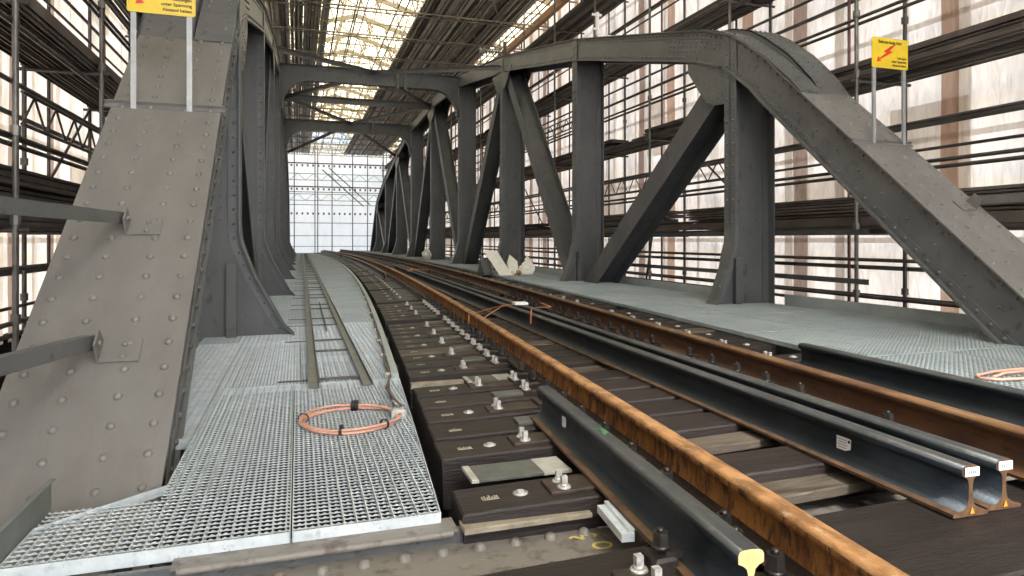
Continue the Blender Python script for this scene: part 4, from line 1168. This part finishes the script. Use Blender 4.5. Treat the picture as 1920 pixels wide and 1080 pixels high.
def sleeper(kind, lod, pale=False, near=False):
    """kind w: washers and guard plates; p: plain"""
    root = MB(); L = 3.40
    root.bbox(0, L, -W2, W2, -0.25, 0, 0.008)
    o = root.build('sleeper', M['sleeper_pale' if pale else 'sleeper'])
    r1, r2 = OL - OSL, OR_ - OSL
    if lod == 0:
        for r in (r1, r2):
            p = part_plate(o, r - 0.21, r + 0.21, 0.085, t=0.034)
            for sg in (-1, 1):
                clipbolt(p, r + sg * 0.122, 0.0, 0.034, -sg)
            if not near and r < 2:
                screw(p, r - 0.185, 0.04, 0.034); screw(p, r - 0.185, -0.04, 0.034)
        if kind == 'w':
            p = part_plate(o, 0.39, 0.72, 0.075, t=0.0145)
            screw(p, 0.46, 0.036, 0.014); screw(p, 0.46, -0.036, 0.014)
            if not near: p = part_plate(o, 2.80, 3.0, 0.075, t=0.014); screw(p, 2.93, 0.03, 0.014); screw(p, 2.93, -0.03, 0.014)
            for x in (0.275, 3.18):
                m = MB(); m.prism((x, 0, 0), 0.033, 0.004, 18); m.prism((x, 0, 0.004), 0.017, 0.008, 8); m.build('washer', M['nut'], o)
        else:
            p = part_plate(o, 0.50, 0.76, 0.06, t=0.02, mt='pad', name='pad')
        m = MB(); rnd = random.Random(3 if kind == 'w' else 4)
        for k in range(7):
            x = 0.105 + k * 0.0105 + rnd.uniform(-.001, .001); h = rnd.uniform(0.02, 0.045)
            m.box(x, x + 0.006, -0.018, -0.018 + h, 0.0, 0.0012)
        m.box(0.105, 0.178, -0.024, -0.019, 0.0, 0.0012); m.build('stamp', M['brand'], o)
    else:
        for r in (r1, r2):
            m = MB(); m.box(r - 0.19, r + 0.19, -0.085, 0.085, 0, 0.018)
            for sg in (-1, 1): m.box(r + sg * 0.118 - 0.03, r + sg * 0.118 + 0.03, -0.03, 0.03, 0.017, 0.07)
            m.build('baseplate', M['plate'], o)
        if kind == 'w' and lod == 1:
            for x in (0.46, 2.93):
                for y in (-.036, .036): m = MB(); m.prism((x, y, 0), 0.03, 0.02, 6); m.box(x - .012, x + .012, y - .012, y + .012, .0199, .05); m.build('coach_screw', M['nut'], o)
            for x in (0.275, 3.16): m = MB(); m.prism((x, 0, 0), 0.033, 0.008, 8); m.build('washer', M['nut'], o)
        m = MB(); m.box(0.40, 0.74, -0.07, 0.07, 0, 0.016); m.build('pad', M['pad'], o)
    o.rotation_mode = 'XYZ'
    return o
PIT = 0.3375
protos = {}
sl_list = []
i = 0; s = 2.675
GAPS = {1, 7}
k = 0
while s < 58.6:
    if i not in GAPS and not (i > 17 and i % 17 in (1, 9)):
        sl_list.append((s, 'w' if i % 2 == 0 else 'p', i))
    i += 1; s = 2.675 + PIT * i
for cnt, (s, kind, i) in enumerate(sl_list):
    lod = 0 if s < 11 else (1 if s < 30 else 2)
    pale = i in (11, 25, 40)
    key = (kind, lod, pale, s < 4.3)
    if key not in protos: protos[key] = sleeper(*key); o = protos[key]
    else: o = copy_tree(protos[key])
    ang = math.atan(-slope(s)); ry = -TILT
    o.location = (edge(s) + OSL, s, ZSL); o.rotation_euler = (0, ry, ang * 0.5)
    adj = 'weathered pale' if pale else 'dark tarred'
    extra = 'with bright washers' if kind == 'w' else 'with plain ends'
    tag(o, f'{adj} timber sleeper {extra}, {nth(cnt + 1)} from the near end', 'sleeper', 'timber sleepers under the track')
for q in (1.30, 1.60, 1.88, 2.30, 2.98):
    m = MB(); x = edge(q) + OL - 0.122; z = zs(OL) + 0.025
    m.bbox(x - 0.06, x + 0.035, q - 0.06, q + 0.06, z - 0.03, z + 0.040, 0.01); m.bar((x, q, z + 0.052), (x + 0.06, q, z + 0.036), 0.07, 0.02)
    m.prism((x, q, z + 0.06), 0.032, 0.012, 14, rt=0.028); m.prism((x, q, z + 0.072), 0.028, 0.045, 6, rt=0.027); m.prism((x, q, z + 0.117), 0.014, 0.014, 10, rt=0.011)
    m.build('clip_bolt', M['bolt'], lr)
# first wide timber
m = MB(); m.bbox(0, 5.0, -0.28, 0.28, -0.25, 0, 0.008); o = m.build('wide_sleeper', M['sleeper']); o.location = (0.45, 1.80, ZSL - 0.004); o.rotation_euler = (0, -TILT, math.atan(-0.09) * 0.3)
tag(o, 'wide dark timber across the bottom of the picture, under the cut rail ends', 'sleeper')
for (x, sg) in ((0.30, -1),):
    p = part_plate(o, 0.50, 0.80, 0.13, t=0.016)
    screw(p, 0.585, 0.10, 0.016); screw(p, 0.60, 0.01, 0.016); clipbolt(p, 0.665, 0.10, 0.016, 1)
p = part_plate(o, 0.87, 1.2, 0.10, t=0.0175); clipbolt(p, 0.89, 0.02, 0.018, 1)
m = MB(); m.prism((2.42, 0.05, 0.0), 0.03, 0.01, 14); m.box(2.405, 2.435, 0.035, 0.065, 0.01, 0.05); m.build('coach_screw', M['nut'], o)
for j, (x0, x1, sc, w, dz) in enumerate(((1.62, 2.75, 2.42, 0.10, -0.05), (1.60, 2.62, 3.02, 0.085, -0.03), (1.9, 2.8, 5.03, 0.10, -0.03))):
    m = MB(); m.bbox(x0 - 2.2, x1 - 2.2, -w, w, -0.04, 0, 0.004); o = m.build('timber_board', M['sleeper_pale'])
    o.location = (2.2, sc, zs(2.2 - edge(sc)) + dz); o.rotation_euler = (0, -TILT, 0)
    tag(o, f'weathered pale board in a sleeper gap between the running rails, {nth(j + 1)} from the near end', 'board', 'pale boards between the rails')
# steel plates in the gaps
def gap_plate(s, lab, x0=0.17, x1=0.66):
    z = 0.0
    root = empty('cover_strip', (edge(s), s, ZSL - z)); tag(root, lab, 'steel plate', 'plates laid in the gaps between sleepers')
    m = MB(); m.bbox(x0 + 0.035, x1 - 0.14, -0.098, 0.098, z - 0.018, z - 0.004, 0.002); m.build('plate_body', M['pad'], root)
    m = MB(); m.bbox(x0, x0 + 0.034, -0.10, 0.10, z - 0.018, z - 0.003, 0.002); m.build('bare_end', M['shim'], root)
    m = MB(); m.bbox(x1 - 0.139, x1, -0.10, 0.10, z - 0.018, z - 0.003, 0.002); m.build('bare_end', M['shim'], root)
gap_plate(3.0, 'grey plate with bare bright ends in the nearest sleeper gap')
gap_plate(5.04, 'plate with bright end in the second sleeper gap beside the guard plates', 0.50, 0.88)
for j, s in enumerate((5.02, 11.1, 16.8)):
    m = MB(); m.bbox(edge(s) + 0.07, edge(s) + 0.48, s - 0.03, s + 0.03, -0.03, 0.012, 0.003)
    tag(m.build('timber_batten', M['board']), f'beige batten lying across a sleeper gap beside the left walkway, {nth(j + 1)} from the near end', 'batten', 'beige battens in the sleeper gaps')
m = MB(); m.bar((1.17, 2.42, 0.02), (1.14, 2.15, 0.02), 0.05, 0.03); m.bar((1.185, 2.42, 0.042), (1.155, 2.15, 0.042), 0.02, 0.015)
tag(m.build('steel_channel', M['galv']), 'short zinc channel under the cut rail beside the chalk number', 'steel channel')

# ------------------------------------------------------------------ bags by the right truss
def crumple(cx, cy, cz, rx_, ry_, rz_, seed, name, mt, lab, nu=18, nv=12):
    rnd = random.Random(seed); m = MB(); vs = []; fs = []
    ph = [rnd.uniform(0, 6.28) for _ in range(6)]
    for i in range(nv + 1):
        t = math.pi * i / nv
        for j in range(nu):
            p = 2 * math.pi * j / nu
            k = 1 + 0.16 * math.sin(3 * p + ph[0] + 2 * t) + 0.12 * math.sin(5 * p + ph[1] - 3 * t) + 0.09 * rnd.uniform(-1, 1)
            vs.append((cx + rx_ * k * math.sin(t) * math.cos(p), cy + ry_ * k * math.sin(t) * math.sin(p), max(cz, cz + rz_ * (1 + k * math.cos(t)) / 1.1)))
    for i in range(nv):
        for j in range(nu): a = i * nu + j; b = i * nu + (j + 1) % nu; fs.append((a, b, b + nu, a + nu))
    m.add(vs, fs); o = m.build(name, M[mt]); tag(o, lab, 'bag', 'white bags by the right truss') if lab else None; return o
WZ = 0.175
def slab(pts, t, name, mt, lab):
    m = MB(); n = len(pts); p = [Vector(q) for q in pts]; nn = (p[1] - p[0]).cross(p[2] - p[0]).normalized() * t
    m.add(p + [q + nn for q in p], [tuple(range(n)), tuple(reversed(range(n, 2 * n)))] + [(k, (k + 1) % n, n + (k + 1) % n, n + k) for k in range(n)])
    o = m.build(name, M[mt]); tag(o, lab, 'board', 'white bags by the right truss'); return o
slab([(4.98, 16.4, WZ), (5.28, 16.25, WZ), (5.05, 16.85, WZ + 0.62), (4.72, 17.0, WZ + 0.62)], 0.02, 'leaning_board', 'bag', 'pale rectangular panel leaning against the base of the third right post')
slab([(5.24, 16.42, WZ), (5.50, 16.40, WZ), (5.56, 16.7, WZ + 0.34), (5.40, 16.9, WZ + 0.52), (5.30, 16.8, WZ + 0.30)], 0.03, 'pointed_board', 'bag', 'pale pointed panel in the middle of the white heap by the right truss')
slab([(5.52, 16.25, WZ), (5.82, 16.25, WZ), (5.95, 16.4, WZ + 0.14), (5.90, 16.6, WZ + 0.36), (5.78, 16.6, WZ + 0.50), (5.72, 16.55, WZ + 0.34), (5.60, 16.45, WZ + 0.28), (5.50, 16.3, WZ + 0.12)], 0.05, 'broken_board', 'bag', 'pale broken panel with a raised corner at the right end of the white heap')
crumple(5.72, 16.45, WZ, 0.17, 0.12, 0.15, 9, 'plastic_bag', 'bag', 'round crumpled white bag nearest the right end of the heap')
b2 = crumple(5.36, 16.1, WZ, 0.15, 0.10, 0.09, 5, 'plastic_bag', 'bag', 'low white bag showing an ochre lining at the front of the heap')
m = MB(); m.prism((5.36, 16.005, WZ + 0.09), 0.07, 0.02, 10, (0, -1, 0.4)); m.build('lining', M['bag_in'], b2)
m = MB(); m.poly_x([(16.9, WZ), (17.6, WZ), (17.3, WZ + 0.45)], 4.70, 4.95); 
tag(m.build('dark_wedge', M['paint_d']), 'dark triangular block behind the leaning white panel', 'block')
crumple(4.55 + 1.2, 30.6, WZ, 0.20, 0.2, 0.26, 12, 'plastic_bag', 'bag', 'distant white bag leaning on the fifth right post')

# ------------------------------------------------------------------ fittings on the right chord
m = MB(); x = 6.1; y = 12.9; z = 4.35 + 1.12 
m.box(x - .03, x + .03, y - .03, y + .03, z - 0.03, z + 0.5); m.box(x - .12, x + .1, y - .02, y + .02, z + 0.42, z + 0.47); m.box(x - .12, x + .04, y - .02, y + .02, z + 0.12, z + 0.16); m.box(x - .03, x + 0.7, y - 0.04, y + .04, z - 0.03, z + 0.03)
tag(m.build('white_bracket', M['white']), 'white steel bracket standing on the right top chord', 'bracket')
root = empty('insulator', (5.75, 19.9, 6.95)); tag(root, 'ribbed grey insulator beside the right top chord at the third post', 'insulator')
m = MB()
for k in range(7): m.prism((-0.35 + k * 0.1, 0, 0.05), 0.11, 0.05, 14, (1, 0, 0), rt=0.06)
m.build('ribbed_body', M['porcelain'], root)
m = MB(); m.tube([(-0.4, 0, 0.05), (0.45, 0, 0.05)], 0.02, 8); m.tube([(0.45, 0, -0.2), (0.45, 0, 0.4)], 0.05, 8); m.build('support_pin', M['tube'], root)
